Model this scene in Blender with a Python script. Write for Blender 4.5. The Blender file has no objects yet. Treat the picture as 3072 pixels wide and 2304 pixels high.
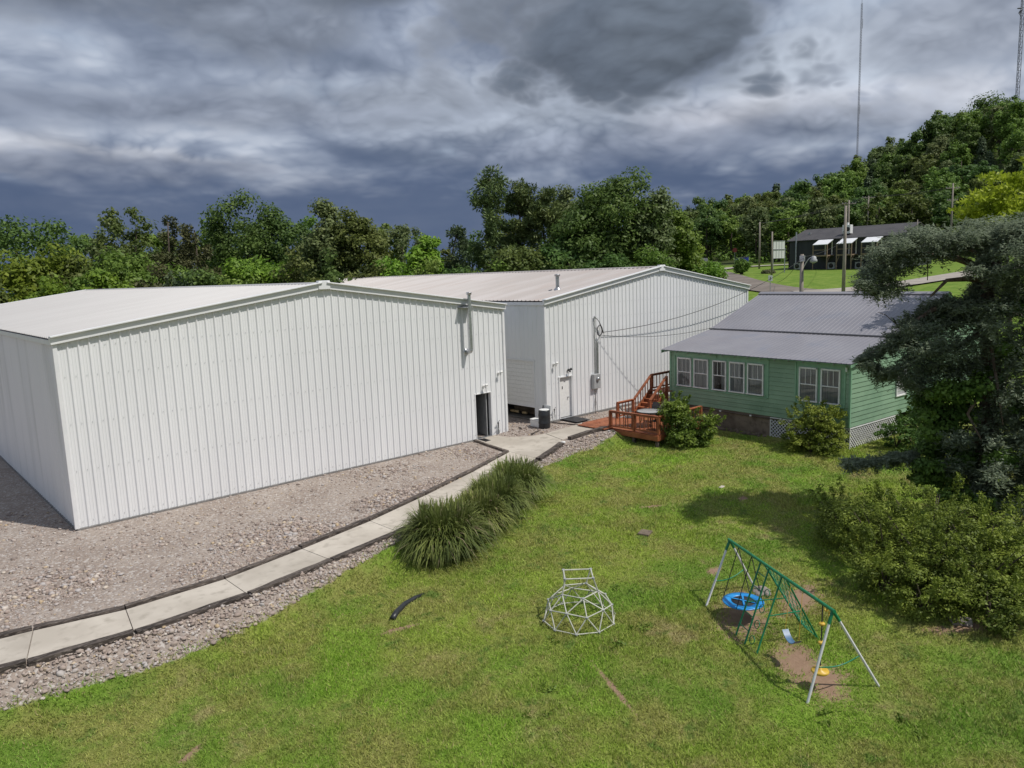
import bpy, bmesh, math, random
import numpy as np
from mathutils import Matrix, Vector
random.seed(7); RNG = np.random.default_rng(7)
SC = bpy.context.scene
COL = SC.collection
R_ = math.radians

# ------------------------------------------------------------------ camera
F_PX, YAW, PITCH, ROLL = 2232.2, R_(41.804), R_(8.474), R_(-2.0585)
CAM = np.array([-4.7664, -26.2949, 7.599])
cy, sy, cp, sp, cr, sr = math.cos(YAW), math.sin(YAW), math.cos(PITCH), math.sin(PITCH), math.cos(ROLL), math.sin(ROLL)
_f = np.array([sy*cp, cy*cp, -sp]); _r = np.array([cy, -sy, 0.]); _u = np.cross(_r, _f)
_r2 = cr*_r+sr*_u; _u2 = -sr*_r+cr*_u
cam_d = bpy.data.cameras.new('camera'); cam_o = bpy.data.objects.new('camera', cam_d); COL.objects.link(cam_o)
mw = Matrix.Identity(4)
for i in range(3):
    mw[i][0] = _r2[i]; mw[i][1] = _u2[i]; mw[i][2] = -_f[i]; mw[i][3] = CAM[i]
cam_o.matrix_world = mw
cam_d.sensor_fit = 'HORIZONTAL'; cam_d.sensor_width = 36; cam_d.lens = 36*F_PX/3072
cam_d.clip_start = .1; cam_d.clip_end = 6000
SC.camera = cam_o
SC.view_settings.view_transform = 'Standard'; SC.view_settings.look = 'None'
SC.view_settings.exposure = 0; SC.view_settings.gamma = 1
SC.cycles.max_bounces = 5; SC.cycles.diffuse_bounces = 3; SC.cycles.glossy_bounces = 2; SC.cycles.transmission_bounces = 2; SC.cycles.transparent_max_bounces = 4
SC.cycles.caustics_reflective = False; SC.cycles.caustics_refractive = False

# ------------------------------------------------------------------ node helpers
class NT:
    def __init__(s, tree): s.t = tree
    def n(s, typ, **kw):
        nd = s.t.nodes.new(typ)
        for k, v in kw.items(): setattr(nd, k, v)
        return nd
    def put(s, sock, v):
        if isinstance(v, bpy.types.NodeSocket): s.t.links.new(v, sock)
        elif v is not None:
            if sock.type == 'RGBA' and len(v) == 3: v = (*v, 1)
            sock.default_value = v
    def m(s, op, a, b=None, c=None, clamp=False):
        nd = s.n('ShaderNodeMath', operation=op, use_clamp=clamp)
        for i, v in enumerate((a, b, c)):
            if v is not None: s.put(nd.inputs[i], v)
        return nd.outputs[0]
    def vm(s, op, a, b=None, out=0):
        nd = s.n('ShaderNodeVectorMath', operation=op)
        s.put(nd.inputs[0], a)
        if b is not None: s.put(nd.inputs[1], b)
        return nd.outputs[out]
    def noise(s, vec, scale, detail=3, rough=.55, dist=0, out=0, w=None):
        nd = s.n('ShaderNodeTexNoise')
        if w is not None: nd.noise_dimensions = '4D'; nd.inputs['W'].default_value = w
        if vec is not None: s.put(nd.inputs['Vector'], vec)
        nd.inputs['Scale'].default_value = scale; nd.inputs['Detail'].default_value = detail
        nd.inputs['Roughness'].default_value = rough; nd.inputs['Distortion'].default_value = dist
        return nd.outputs[out]
    def mix(s, f, a, b, blend='MIX'):
        nd = s.n('ShaderNodeMix', data_type='RGBA', blend_type=blend)
        s.put(nd.inputs[0], f); s.put(nd.inputs[6], a); s.put(nd.inputs[7], b)
        return nd.outputs[2]
    def ss(s, v, a, b, lo=0., hi=1.):
        nd = s.n('ShaderNodeMapRange', interpolation_type='SMOOTHSTEP')
        s.put(nd.inputs[0], v)
        for i, q in zip((1, 2, 3, 4), (a, b, lo, hi)): nd.inputs[i].default_value = q
        return nd.outputs[0]
    def pos(s): return s.n('ShaderNodeNewGeometry').outputs['Position']

# ------------------------------------------------------------------ sun and sky
SUN_AZ_TRAVEL, SUN_EL = R_(-25), R_(57)      # the light travels towards -X +Y
tv = Vector((math.sin(SUN_AZ_TRAVEL)*math.cos(SUN_EL), math.cos(SUN_AZ_TRAVEL)*math.cos(SUN_EL), -math.sin(SUN_EL)))
sun_d = bpy.data.lights.new('sun', 'SUN'); sun_d.energy = 3.6; sun_d.angle = R_(.53); sun_d.color = (1, .955, .89)
sun_o = bpy.data.objects.new('sun', sun_d); COL.objects.link(sun_o)
sun_o.rotation_euler = (-tv).to_track_quat('Z', 'Y').to_euler(); sun_o.location = (20, -60, 60)

W = bpy.data.worlds.new('World'); SC.world = W; W.use_nodes = True
W.cycles.sampling_method = 'MANUAL'; W.cycles.sample_map_resolution = 256
t = NT(W.node_tree); t.t.nodes.clear()
out = t.n('ShaderNodeOutputWorld'); bg = t.n('ShaderNodeBackground'); bg.inputs[1].default_value = .108
t.t.links.new(bg.outputs[0], out.inputs[0])
sky = t.n('ShaderNodeTexSky', sky_type='NISHITA'); sky.sun_disc = False
sky.sun_elevation = SUN_EL; sky.sun_rotation = math.atan2(-tv.x, -tv.y)
dirv = t.n('ShaderNodeTexCoord').outputs['Generated']
sepd = t.n('ShaderNodeSeparateXYZ'); t.put(sepd.inputs[0], dirv)
dx, dy, dz = sepd.outputs
el = t.m('MULTIPLY', t.m('ARCSINE', dz), 57.2958)
az = t.m('MULTIPLY', t.m('ARCTAN2', dx, dy), 57.2958)
zz = t.m('ADD', t.m('MAXIMUM', dz, 0.), .17)
comb = t.n('ShaderNodeCombineXYZ')
t.put(comb.inputs[0], t.m('DIVIDE', dx, zz)); t.put(comb.inputs[1], t.m('DIVIDE', dy, zz)); comb.inputs[2].default_value = 3.7
cp_ = comb.outputs[0]
# rounder coordinates for heaped cloud edges
rv = t.vm('MULTIPLY', dirv, (1., 1., 1.9))
n1 = t.noise(cp_, .70, 3, .55, .4); n4 = t.noise(cp_, 2.0, 3, .6)
def billow(vec):
    tot = None
    for sc_, w_ in ((5.5, .50), (12.5, .27), (27, .15), (58, .08)):
        v_ = t.m('MULTIPLY', t.m('ABSOLUTE', t.m('SUBTRACT', t.m('MULTIPLY', t.noise(vec, sc_, 0), 2.), 1.)), w_)
        tot = v_ if tot is None else t.m('ADD', tot, v_)
    return tot
wv = t.vm('ADD', rv, t.vm('SCALE', t.noise(rv, 3., 1, out=1))); wv.node.inputs[1].links[0].from_node.inputs['Scale'].default_value = .12
bil = billow(wv); bil2 = billow(t.vm('ADD', wv, (0., 0., .030)))
relief = t.m('SUBTRACT', bil, bil2)        # crowns of the heaps catch more light than their undersides
S10 = 10.0
def sc(c): return tuple(S10*x for x in c)
lum = t.m('ADD', t.m('MULTIPLY', n1, .68), t.m('ADD', t.m('MULTIPLY', t.m('ADD', .15, bil), .22), t.m('ADD', t.m('MULTIPLY', n4, .16), t.m('MULTIPLY', relief, .16))))
ramp = t.n('ShaderNodeValToRGB'); t.put(ramp.inputs[0], t.ss(lum, .30, .64))
e = ramp.color_ramp.elements
e[0].position = 0; e[0].color = (.130, .165, .235, 1)
e[1].position = 1; e[1].color = (.57, .615, .70, 1)
for p, c in ((.3, (.200, .240, .325)), (.55, (.280, .328, .425)), (.78, (.39, .442, .54))):
    q = e.new(p); q.color = (*c, 1)
clouds = t.vm('SCALE', ramp.outputs[0]); clouds.node.inputs['Scale'].default_value = S10
gap = t.m('MULTIPLY', t.ss(n4, .58, .72), .4)
skyc = t.mix(gap, clouds, t.mix(.45, sky.outputs[0], sc((.46, .53, .63))))
# cloud banks: soft lumps at their own bearings and heights
wob = t.m('SUBTRACT', bil, .2); wob3 = t.m('SUBTRACT', n4, .5)
def bank(col, az0, el0, wa, we, amt, soft, colour, k=2.2, k2=1.0):
    a = t.m('DIVIDE', t.m('SUBTRACT', az, az0), wa); b = t.m('DIVIDE', t.m('SUBTRACT', el, el0), we)
    d = t.m('SQRT', t.m('ADD', t.m('MULTIPLY', a, a), t.m('MULTIPLY', b, b)))
    d = t.m('ADD', d, t.m('ADD', t.m('MULTIPLY', wob, -k), t.m('MULTIPLY', wob3, .9)))
    f = t.m('MULTIPLY', t.ss(d, 1+soft, 1-soft), amt)
    cc = t.vm('SCALE', sc(colour)); t.put(cc.node.inputs['Scale'], t.m('ADD', t.m('MULTIPLY', relief, 1.1), t.m('ADD', t.m('MULTIPLY', bil, .5), .9)))
    return t.mix(f, col, cc)
skyc = bank(skyc, 44, 12.0, 15, 2.4, .6, .6, (.47, .525, .615))     # pale break in the middle
skyc = bank(skyc, 63, 13.0, 6, 4.5, .75, .8, (.49, .545, .63))
skyc = bank(skyc, 9, 8.4, 7, 1.0, .75, .6, (.58, .60, .65))
skyc = bank(skyc, 13, 5.4, 4, .7, .7, .5, (.52, .555, .625))
skyc = bank(skyc, 58, 10.2, 5, 1.5, .65, .7, (.60, .615, .68))
skyc = bank(skyc, 70, 10.2, 5, 1.0, .5, .7, (.56, .57, .62))
skyc = bank(skyc, 12, 18.6, 8, 2.6, .75, .5, (.165, .19, .240)); skyc = bank(skyc, 25, 17.6, 6.5, 2.2, .75, .5, (.16, .185, .235))
skyc = bank(skyc, 20, 11.6, 15, 1.2, .7, .7, (.195, .225, .295)); skyc = bank(skyc, 34, 12.9, 8, 1.0, .5, .8, (.24, .27, .33))
skyc = bank(skyc, 15, 8.0, 7.5, 1.0, .75, .3, (.54, .56, .61), 1.6)
skyc = bank(skyc, 16, 7.3, 7.0, 1.2, .85, .25, (.275, .305, .375)); skyc = bank(skyc, 50, 8.8, 10, 1.3, .6, .6, (.26, .295, .375))
skyc = bank(skyc, 50.0, 18.4, 12.0, 5.8, .85, .30, (.235, .265, .325), 3.0)
skyc = bank(skyc, 49.0, 18.0, 9.0, 3.8, .8, .35, (.160, .187, .235), 2.4)
skyc = bank(skyc, 52.6, 15.3, 9.2, 3.2, .95, .36, (.106, .130, .170), 2.5)
skyc = bank(skyc, 55.5, 16.2, 5.0, 2.6, .7, .4, (.125, .150, .188), 2.0)
skyc = bank(skyc, 33, 19.6, 4.5, 1.1, .75, .5, (.11, .13, .165))
skyc = bank(skyc, 73, 14, 6, 2.0, .65, .6, (.235, .265, .33)); skyc = bank(skyc, 62.5, 9.2, 5.5, 1.1, .65, .6, (.20, .235, .31))
# rain-dark blue base of the storm above the horizon
low = t.m('ADD', el, t.m('ADD', t.m('MULTIPLY', wob, 4.0), t.m('MULTIPLY', wob3, 6.0)))
skyc = t.mix(t.ss(low, 10.8, 5.0, 0, .94), skyc, sc((.078, .112, .195)))
t.put(bg.inputs[0], skyc)

# ------------------------------------------------------------------ survey: sight lines from the known camera
def ray(x, y):            # x, y in the photograph's 3072 x 2304 pixels
    return (_r2*(x-1536)/F_PX - _u2*(y-1152)/F_PX + _f)
def U(x, y, z): d = ray(x, y); return CAM+d*(z-CAM[2])/d[2]
def UY(x, y, Y): d = ray(x, y); return CAM+d*(Y-CAM[1])/d[1]
def UR(x, y, r): d = ray(x, y); return CAM+d*r/math.hypot(d[0], d[1])
DV = 3072/2212.
def ud(x, y, r): return UR(x*DV, y*DV, r)

# ------------------------------------------------------------------ object helpers
WM = {}; FR = [Matrix.Identity(4)]; MATS = {}
def link(o, parent, basis):
    COL.objects.link(o)
    basis = FR[-1] @ basis
    if parent is not None:
        o.parent = parent; o.matrix_parent_inverse = WM[parent.name].inverted()
    o.matrix_basis = basis; WM[o.name] = basis
    return o
def thing(name, label, cat, loc=(0, 0, 0), group=None):
    o = bpy.data.objects.new(name, None); o.empty_display_size = .2
    link(o, None, Matrix.Translation(Vector([float(v) for v in loc])))
    return tag(o, label, cat, group)
def tag(o, label=None, cat=None, group=None, kind=None):
    if label: o['label'] = label
    if cat: o['category'] = cat
    if group: o['group'] = group
    if kind: o['kind'] = kind
    return o
def mesh_np(name, V, F, smooth=False):
    V = np.asarray(V, np.float32); me = bpy.data.meshes.new(name)
    if isinstance(F, np.ndarray):
        k = F.shape[1]; me.vertices.add(len(V)); me.vertices.foreach_set('co', V.ravel())
        me.loops.add(F.size); me.loops.foreach_set('vertex_index', F.astype(np.int32).ravel())
        me.polygons.add(len(F)); me.polygons.foreach_set('loop_start', np.arange(0, F.size, k, dtype=np.int32))
        me.update(calc_edges=True)
    else:
        me.from_pydata([tuple(map(float, v)) for v in V], [], F); me.update()
    if smooth: me.polygons.foreach_set('use_smooth', np.ones(len(me.polygons), bool))
    return me
def obj(name, me, mat, parent=None, loc=(0, 0, 0), rot=None, scale=None):
    o = bpy.data.objects.new(name, me)
    if mat is not None:
        if len(me.materials) == 0: me.materials.append(mat)
        elif me.materials[0] != mat: o.material_slots[0].link = 'OBJECT'; o.material_slots[0].material = mat
    b = Matrix.Translation(Vector([float(v) for v in loc]))
    if rot is not None: b = b @ (rot if isinstance(rot, Matrix) else Matrix.Rotation(rot, 4, 'Z'))
    if scale is not None: b = b @ Matrix.Diagonal((*[float(v) for v in scale], 1))
    return link(o, parent, b)
CACHE = {}
def box_mesh(sx, sy, sz, bev):
    k = ('b', round(sx, 3), round(sy, 3), round(sz, 3), bev)
    if k not in CACHE:
        bm = bmesh.new(); bmesh.ops.create_cube(bm, size=1)
        for v in bm.verts: v.co = Vector((v.co.x*sx, v.co.y*sy, v.co.z*sz))
        if bev: bmesh.ops.bevel(bm, geom=list(bm.edges), offset=min(bev, .45*min(sx, sy, sz)), segments=1, affect='EDGES')
        me = bpy.data.meshes.new('box'); bm.to_mesh(me); bm.free(); CACHE[k] = me
    return CACHE[k]
def box(name, c, s, mat, parent=None, rot=None, bev=.006):
    """box of size s centred at c"""
    me = box_mesh(*s, bev)
    if len(me.materials) and me.materials[0] != mat:
        k = ('bm', tuple(round(q, 3) for q in s), bev, mat.name)
        if k not in CACHE: CACHE[k] = me.copy(); CACHE[k].materials.clear()
        me = CACHE[k]
    return obj(name, me, mat, parent, c, rot)
def frame_from(p, q, up=(0, 0, 1)):
    z = (Vector(q)-Vector(p)).normalized(); upv = Vector(up)
    if abs(z.dot(upv)) > .98: upv = Vector((0, 1, 0))
    x = upv.cross(z).normalized(); y = z.cross(x)
    m = Matrix.Identity(4)
    for i in range(3): m[i][0] = x[i]; m[i][1] = y[i]; m[i][2] = z[i]
    return m
def unit_tube(n=8):
    k = ('t', n)
    if k not in CACHE:
        a = np.linspace(0, 2*np.pi, n, endpoint=False)
        V = np.vstack([np.c_[np.cos(a), np.sin(a), 0*a-.5], np.c_[np.cos(a), np.sin(a), 0*a+.5]])
        F = [(i, (i+1) % n, n+(i+1) % n, n+i) for i in range(n)]+[tuple(range(n-1, -1, -1)), tuple(range(n, 2*n))]
        CACHE[k] = mesh_np('tube', V, F)
    return CACHE[k]
def shared(base, mat):
    k = ('m', base.name, mat.name)
    if k not in CACHE:
        c = base.copy(); c.materials.clear(); c.materials.append(mat); CACHE[k] = c
    return CACHE[k]
def tube(name, p, q, r, mat, parent=None, n=8):
    p = np.array(p, float); q = np.array(q, float)
    return obj(name, shared(unit_tube(n), mat), mat, parent, (p+q)/2, frame_from(p, q), (r, r, np.linalg.norm(q-p)))
def beam(name, p, q, w, h, mat, parent=None, up=(0, 0, 1), bev=0):
    """rectangular bar p->q, w across, h along 'up'"""
    p = np.array(p, float); q = np.array(q, float); L = np.linalg.norm(q-p)
    return obj(name, shared(box_mesh(round(w, 3), round(h, 3), round(L, 3), bev), mat), mat, parent, (p+q)/2, frame_from(p, q, up))
def sweep(pts, rad, n=6, cap=True):
    pts = np.asarray(pts, float); N = len(pts); rad = np.broadcast_to(np.asarray(rad, float), (N,))
    tan = np.gradient(pts, axis=0); tan /= np.linalg.norm(tan, axis=1)[:, None]+1e-9
    ref = np.array([0, 0, 1.]) if abs(tan[:, 2]).mean() < .8 else np.array([1., 0, 0])
    x = np.cross(tan, ref); x /= np.linalg.norm(x, axis=1)[:, None]+1e-9; y = np.cross(x, tan)
    a = np.linspace(0, 2*np.pi, n, endpoint=False)
    V = (pts[:, None]+rad[:, None, None]*(np.cos(a)[None, :, None]*x[:, None]+np.sin(a)[None, :, None]*y[:, None])).reshape(-1, 3)
    F = []
    for i in range(N-1):
        for j in range(n):
            F.append((i*n+j, i*n+(j+1) % n, (i+1)*n+(j+1) % n, (i+1)*n+j))
    if cap: F += [tuple(range(n-1, -1, -1)), tuple(range((N-1)*n, N*n))]
    return V, F
def sweep_obj(name, pts, rad, mat, parent=None, n=6):
    V, F = sweep(pts, rad, n); return obj(name, mesh_np(name, V, F, n > 5), mat, parent)
def join(parts):
    V = []; F = []; o = 0
    for v, f in parts:
        V.append(np.asarray(v)); F += [tuple(i+o for i in q) for q in f]; o += len(v)
    return np.vstack(V), F
def lathe(name, prof, mat, parent=None, loc=(0, 0, 0), n=20, rot=None, smooth=True):
    a = np.linspace(0, 2*np.pi, n, endpoint=False)
    V = np.vstack([np.c_[r*np.cos(a), r*np.sin(a), 0*a+z] for r, z in prof])
    F = [(i*n+j, i*n+(j+1) % n, (i+1)*n+(j+1) % n, (i+1)*n+j) for i in range(len(prof)-1) for j in range(n)]
    F += [tuple(range(n-1, -1, -1)), tuple(range((len(prof)-1)*n, len(prof)*n))]
    return obj(name, mesh_np(name, V, F, smooth), mat, parent, loc, rot)
def prism(name, poly, z0, z1, mat, parent=None):
    """upright slab from a ground outline (anticlockwise)"""
    n = len(poly); V = [(x, y, z0) for x, y in poly]+[(x, y, z1) for x, y in poly]
    F = [tuple(range(n-1, -1, -1)), tuple(range(n, 2*n))]+[(i, (i+1) % n, n+(i+1) % n, n+i) for i in range(n)]
    return obj(name, mesh_np(name, V, F), mat, parent)

# ------------------------------------------------------------------ materials
def M(name, c1, c2=None, scale=3., rough=.6, bump=0., bscale=60., metal=0., spec=.4, detail=4, stretch=None, rnd=0., c3=None, s3=20., lo=.35, hi=.65):
    if name in MATS: return MATS[name]
    m = bpy.data.materials.new(name); m.use_nodes = True; MATS[name] = m
    t = NT(m.node_tree); b = m.node_tree.nodes['Principled BSDF']
    b.inputs['Roughness'].default_value = rough; b.inputs['Metallic'].default_value = metal
    b.inputs['Specular IOR Level'].default_value = spec
    p = t.pos()
    if stretch: p = t.vm('MULTIPLY', p, stretch)
    col = (*c1, 1)
    if c2 is not None:
        col = t.mix(t.ss(t.noise(p, scale, detail), lo, hi), c1, c2)
        if c3 is not None: col = t.mix(t.ss(t.noise(p, s3, 3), .5, .75), col, c3)
    if rnd:
        oi = t.n('ShaderNodeObjectInfo').outputs['Random']
        h = t.n('ShaderNodeHueSaturation'); t.put(h.inputs['Value'], t.m('ADD', t.m('MULTIPLY', oi, 2*rnd), 1-rnd)); t.put(h.inputs['Color'], col); col = h.outputs[0]
    t.put(b.inputs['Base Color'], col)
    if bump:
        bn = t.n('ShaderNodeBump'); bn.inputs['Strength'].default_value = bump; bn.inputs['Distance'].default_value = .02
        t.put(bn.inputs['Height'], t.noise(p, bscale, 3)); t.put(b.inputs['Normal'], bn.outputs[0])
    return m
def leafmat(name, dark, light, tr=.3, rnd=.12, dead=None, rough=.55):
    if name in MATS: return MATS[name]
    m = bpy.data.materials.new(name); m.use_nodes = True; MATS[name] = m
    t = NT(m.node_tree); nt = m.node_tree; b = nt.nodes['Principled BSDF']; o = nt.nodes['Material Output']
    b.inputs['Roughness'].default_value = rough; b.inputs['Specular IOR Level'].default_value = .25
    isl = t.n('ShaderNodeNewGeometry').outputs['Random Per Island']
    oi = t.n('ShaderNodeObjectInfo').outputs['Random']
    cl = t.noise(t.pos(), .9, 2)
    f = t.m('ADD', t.m('MULTIPLY', isl, .42), t.m('MULTIPLY', t.ss(cl, .35, .65), .58))
    col = t.mix(f, dark, light)
    if dead: col = t.mix(t.ss(isl, .93, .97), col, dead)
    h = t.n('ShaderNodeHueSaturation'); t.put(h.inputs['Value'], t.m('ADD', t.m('MULTIPLY', oi, 2*rnd), 1-rnd)); t.put(h.inputs['Color'], col)
    t.put(h.inputs['Hue'], t.m('ADD', t.m('MULTIPLY', t.m('FRACT', t.m('MULTIPLY', oi, 7.3)), .032), .468))
    t.put(b.inputs['Base Color'], h.outputs[0])
    tl = t.n('ShaderNodeBsdfTranslucent'); t.put(tl.inputs[0], t.mix(.5, h.outputs[0], light))
    mx = t.n('ShaderNodeMixShader'); mx.inputs[0].default_value = tr
    nt.links.new(b.outputs[0], mx.inputs[1]); nt.links.new(tl.outputs[0], mx.inputs[2]); nt.links.new(mx.outputs[0], o.inputs[0])
    return m
def glassmat():
    m = bpy.data.materials.new('window_glass'); m.use_nodes = True; nt = m.node_tree; t = NT(nt)
    nt.nodes.clear(); o = t.n('ShaderNodeOutputMaterial')
    tr = t.n('ShaderNodeBsdfTransparent'); tr.inputs[0].default_value = (.8, .84, .83, 1)
    gl = t.n('ShaderNodeBsdfGlossy'); gl.inputs['Roughness'].default_value = .02
    lw = t.n('ShaderNodeFresnel'); lw.inputs[0].default_value = 1.5
    mx = t.n('ShaderNodeMixShader'); t.put(mx.inputs[0], t.m('MULTIPLY', lw.outputs[0], 1.4, clamp=True))
    nt.links.new(tr.outputs[0], mx.inputs[1]); nt.links.new(gl.outputs[0], mx.inputs[2]); nt.links.new(mx.outputs[0], o.inputs[0])
    return m
GLASS = glassmat()
m_wall = M('white_wall_metal', (.755, .76, .765), (.79, .795, .80), .5, .45, stretch=(1, 1, .25))
m_wallworn = M('weathered_wall_metal', (.75, .76, .76), (.79, .795, .79), .35, .5, stretch=(1, 1, .12), c3=(.66, .67, .66), s3=1.0)  # faint grime streaks on the side walls
m_trim = M('white_trim_metal', (.74, .745, .75), (.79, .79, .79), 2, .4)
m_roofA = M('bright_roof_metal', (.415, .404, .398), (.44, .43, .424), .35, .42, stretch=(.6, 2.5, 1))
m_roofB = M('pinkish_roof_metal', (.385, .35, .332), (.45, .418, .405), .3, .42, stretch=(.3, 2.2, 1), c3=(.40, .345, .32), s3=.9)
m_base = M('dark_base_trim', (.16, .155, .15), (.22, .21, .2), 4, .6)
m_black = M('black_rubber', (.012, .012, .013), (.02, .02, .022), 10, .55)
m_blackp = M('black_plastic', (.022, .024, .027), (.032, .034, .037), 5, .38)
m_white = M('white_paint', (.74, .74, .72), (.80, .80, .78), 8, .5)
m_galv = M('galvanised_steel', (.42, .43, .44), (.56, .57, .58), 9, .32, metal=.75)
m_grey = M('grey_enamel', (.33, .34, .345), (.39, .4, .4), 6, .45)
m_dark = M('dark_interior', (.03, .03, .03), (.05, .048, .045), 2, .9)
m_conc = M('concrete', (.43, .385, .325), (.54, .49, .42), .55, .85, .3, 90, c3=(.37, .33, .275), s3=3.2, rnd=.09)
m_found = M('old_foundation', (.15, .115, .085), (.24, .19, .145), 1.6, .9, .4, 30, c3=(.10, .08, .06), s3=4)
m_tie = M('weathered_tie', (.034, .026, .022), (.105, .085, .072), 3, .85, .6, 25, stretch=(.7, 3, 3), c3=(.25, .21, .18), s3=9, rnd=.2)
m_sid = M('green_siding', (.195, .315, .210), (.240, .370, .250), 1.1, .55, .12, 25, rnd=.06)
m_sidtrim = M('green_trim', (.20, .37, .245), (.24, .42, .28), 3, .55, rnd=.05)
m_hroof = M('grey_roof_metal', (.222, .217, .240), (.25, .245, .268), .6, .5, c3=(.212, .217, .252), s3=.8)
m_lat = M('white_lattice', (.66, .66, .65), (.74, .74, .73), 5, .6)
m_wood = M('stained_deck_wood', (.235, .072, .030), (.33, .112, .048), 2.5, .6, .25, 40, stretch=(1, 1, 1), c3=(.25, .07, .03), s3=11, rnd=.12)
m_curt = M('grey_curtain', (.34, .34, .35), (.50, .50, .50), 1.2, .9, stretch=(12, 12, .4))
m_gwhite = M('powder_white_tube', (.66, .66, .67), (.74, .74, .75), 12, .35)
m_ggreen = M('green_tube', (.010, .16, .065), (.016, .21, .09), 9, .35)
m_rope = M('dark_rope', (.02, .02, .022), (.04, .04, .04), 40, .8)
m_blue = M('blue_plastic', (.015, .22, .56), (.025, .28, .66), 6, .35)
m_seatb = M('faded_blue_vinyl', (.06, .13, .23), (.10, .19, .30), 8, .4)
m_yel = M('yellow_plastic', (.60, .38, .045), (.70, .47, .08), 6, .4)
m_dome = M('pale_dome_tube', (.46, .46, .39), (.56, .56, .48), 6, .5)
m_pole = M('weathered_pole', (.22, .19, .16), (.33, .29, .25), 5, .9, .4, 30, stretch=(3, 3, .3))
m_bark = M('bark', (.055, .042, .032), (.12, .095, .075), 5, .95, .6, 20, stretch=(2, 2, .4))
m_cedbark = M('cedar_bark', (.10, .072, .052), (.20, .15, .115), 4, .95, .6, 20, stretch=(2, 2, .4))
m_asph = M('road_surface', (.155, .13, .11), (.21, .18, .155), .5, .9, .2, 40)
m_stone = M('limestone_rubble', (.21, .185, .165), (.32, .285, .25), 4, .9, .3, 30, rnd=.15)
m_steel = M('mast_steel', (.22, .22, .24), (.30, .30, .32), 2, .6)

# ------------------------------------------------------------------ terrain
EX = [-60, -8, -3.2, -.78, 1.82, 4.35, 6.88, 15.0, 18.0, 21.4, 60]
EY = [-8.2, -8.2, -8.4, -8.91, -8.84, -8.32, -7.8, -5.2, -3.85, -3.75, -3.75]
def sm(a, b, x):
    q = np.clip((np.asarray(x, float)-a)/(b-a), 0, 1); return q*q*(3-2*q)
def edge_d(x, y): return np.interp(x, EX, EY)-y
def terrain(x, y):
    x = np.asarray(x, float); y = np.asarray(y, float)
    pad = .20*sm(16, 20.4, x)
    lawn = np.clip(-.6+.02*(x-7), -.85, -.2)
    d = edge_d(x, y)
    z = pad+(lawn-pad)*sm(.1, 1.5, d)
    r = np.hypot(x-CAM[0], y-CAM[1]); a = np.degrees(np.arctan2(x-CAM[0], y-CAM[1]))
    w = sm(34, 54, a)*(1-sm(100, 130, a))
    p = np.interp(r, [0, 46, 52, 66, 76, 105, 140, 200, 300, 600], [0, 0, .15, 3.2, 4.3, 6, 7.2, 8.5, 10, 14])
    hill = np.interp(a, [48, 55, 61.8, 66.3, 71.2, 74.6, 82, 100], [9, 12, 18, 23, 35, 39, 41, 40])
    return z+w*(p+np.maximum(0, hill-8.5)*sm(135, 262, r))
def tz(x, y): return float(terrain(x, y))
STRIP_X = [-60, -3, 0, 2, 4, 6, 8, 14, 15.5, 17, 19, 21, 22.5, 60]
STRIP_W = [1.0, .95, .95, .85, .7, .5, .3, .3, .5, .75, .95, .6, .1, .1]
def gravel_w(x, y):
    d = edge_d(x, y); wd = np.interp(x, STRIP_X, STRIP_W)
    g = 1-sm(-.3, .3, d-wd)
    return g*(1-sm(23.5, 25.5, np.asarray(x)-5.5*sm(-3.2, -2.4, y)))*(1-sm(38, 42, y))
DIRT = [  # bare worn soil under the swings and along the mower track: x, y, rx, ry, turn
    (*U(2230, 1850, -.55)[:2], 1.15, .62, .5), (*U(2390, 1985, -.55)[:2], .78, .5, .6), (*U(2480, 2045, -.55)[:2], .72, .42, .7), (*U(2400, 1800, -.55)[:2], 1.0, .45, .2),
    (*U(1840, 2060, -.6)[:2], .85, .06, 1.15), (*U(570, 2270, -.8)[:2], .25, .08, .5), (*U(2140, 1712, -.5)[:2], .25, .16, 0),
    (*U(2230, 1500, -.45)[:2], .3, .14, .4), (*U(1200, 1880, -.6)[:2], .5, .08, -.3), (*U(2900, 1885, -.5)[:2], .9, .2, -.7), (*U(1950, 1525, -.5)[:2], .4, .10, -.6)]
def axis(segs):
    o = [segs[0][0]]
    for a, b, s in segs:
        n = max(1, round((b-a)/s)); o += list(np.linspace(a, b, n+1)[1:])
    return np.array(o)
gx = axis([(-1500, -300, 200), (-300, -60, 20), (-60, -14, 2), (-14, 30, .3), (30, 60, 1), (60, 160, 2.5), (160, 460, 10), (460, 1600, 120)])
gy = axis([(-1200, -200, 200), (-200, -40, 16), (-40, -26, 1), (-26, 2, .3), (2, 40, 1), (40, 120, 3), (120, 460, 12), (460, 1800, 130)])
GX, GY = np.meshgrid(gx, gy); nx, ny = len(gx), len(gy)
GZ = terrain(GX, GY)
V = np.c_[GX.ravel(), GY.ravel(), GZ.ravel()]
idx = np.arange(nx*ny).reshape(ny, nx)
F = np.c_[idx[:-1, :-1].ravel(), idx[:-1, 1:].ravel(), idx[1:, 1:].ravel(), idx[1:, :-1].ravel()]
gme = mesh_np('ground', V, F, True)
at = gme.attributes.new('grav', 'FLOAT', 'POINT'); at.data.foreach_set('value', gravel_w(V[:, 0], V[:, 1]).astype(np.float32))

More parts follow.
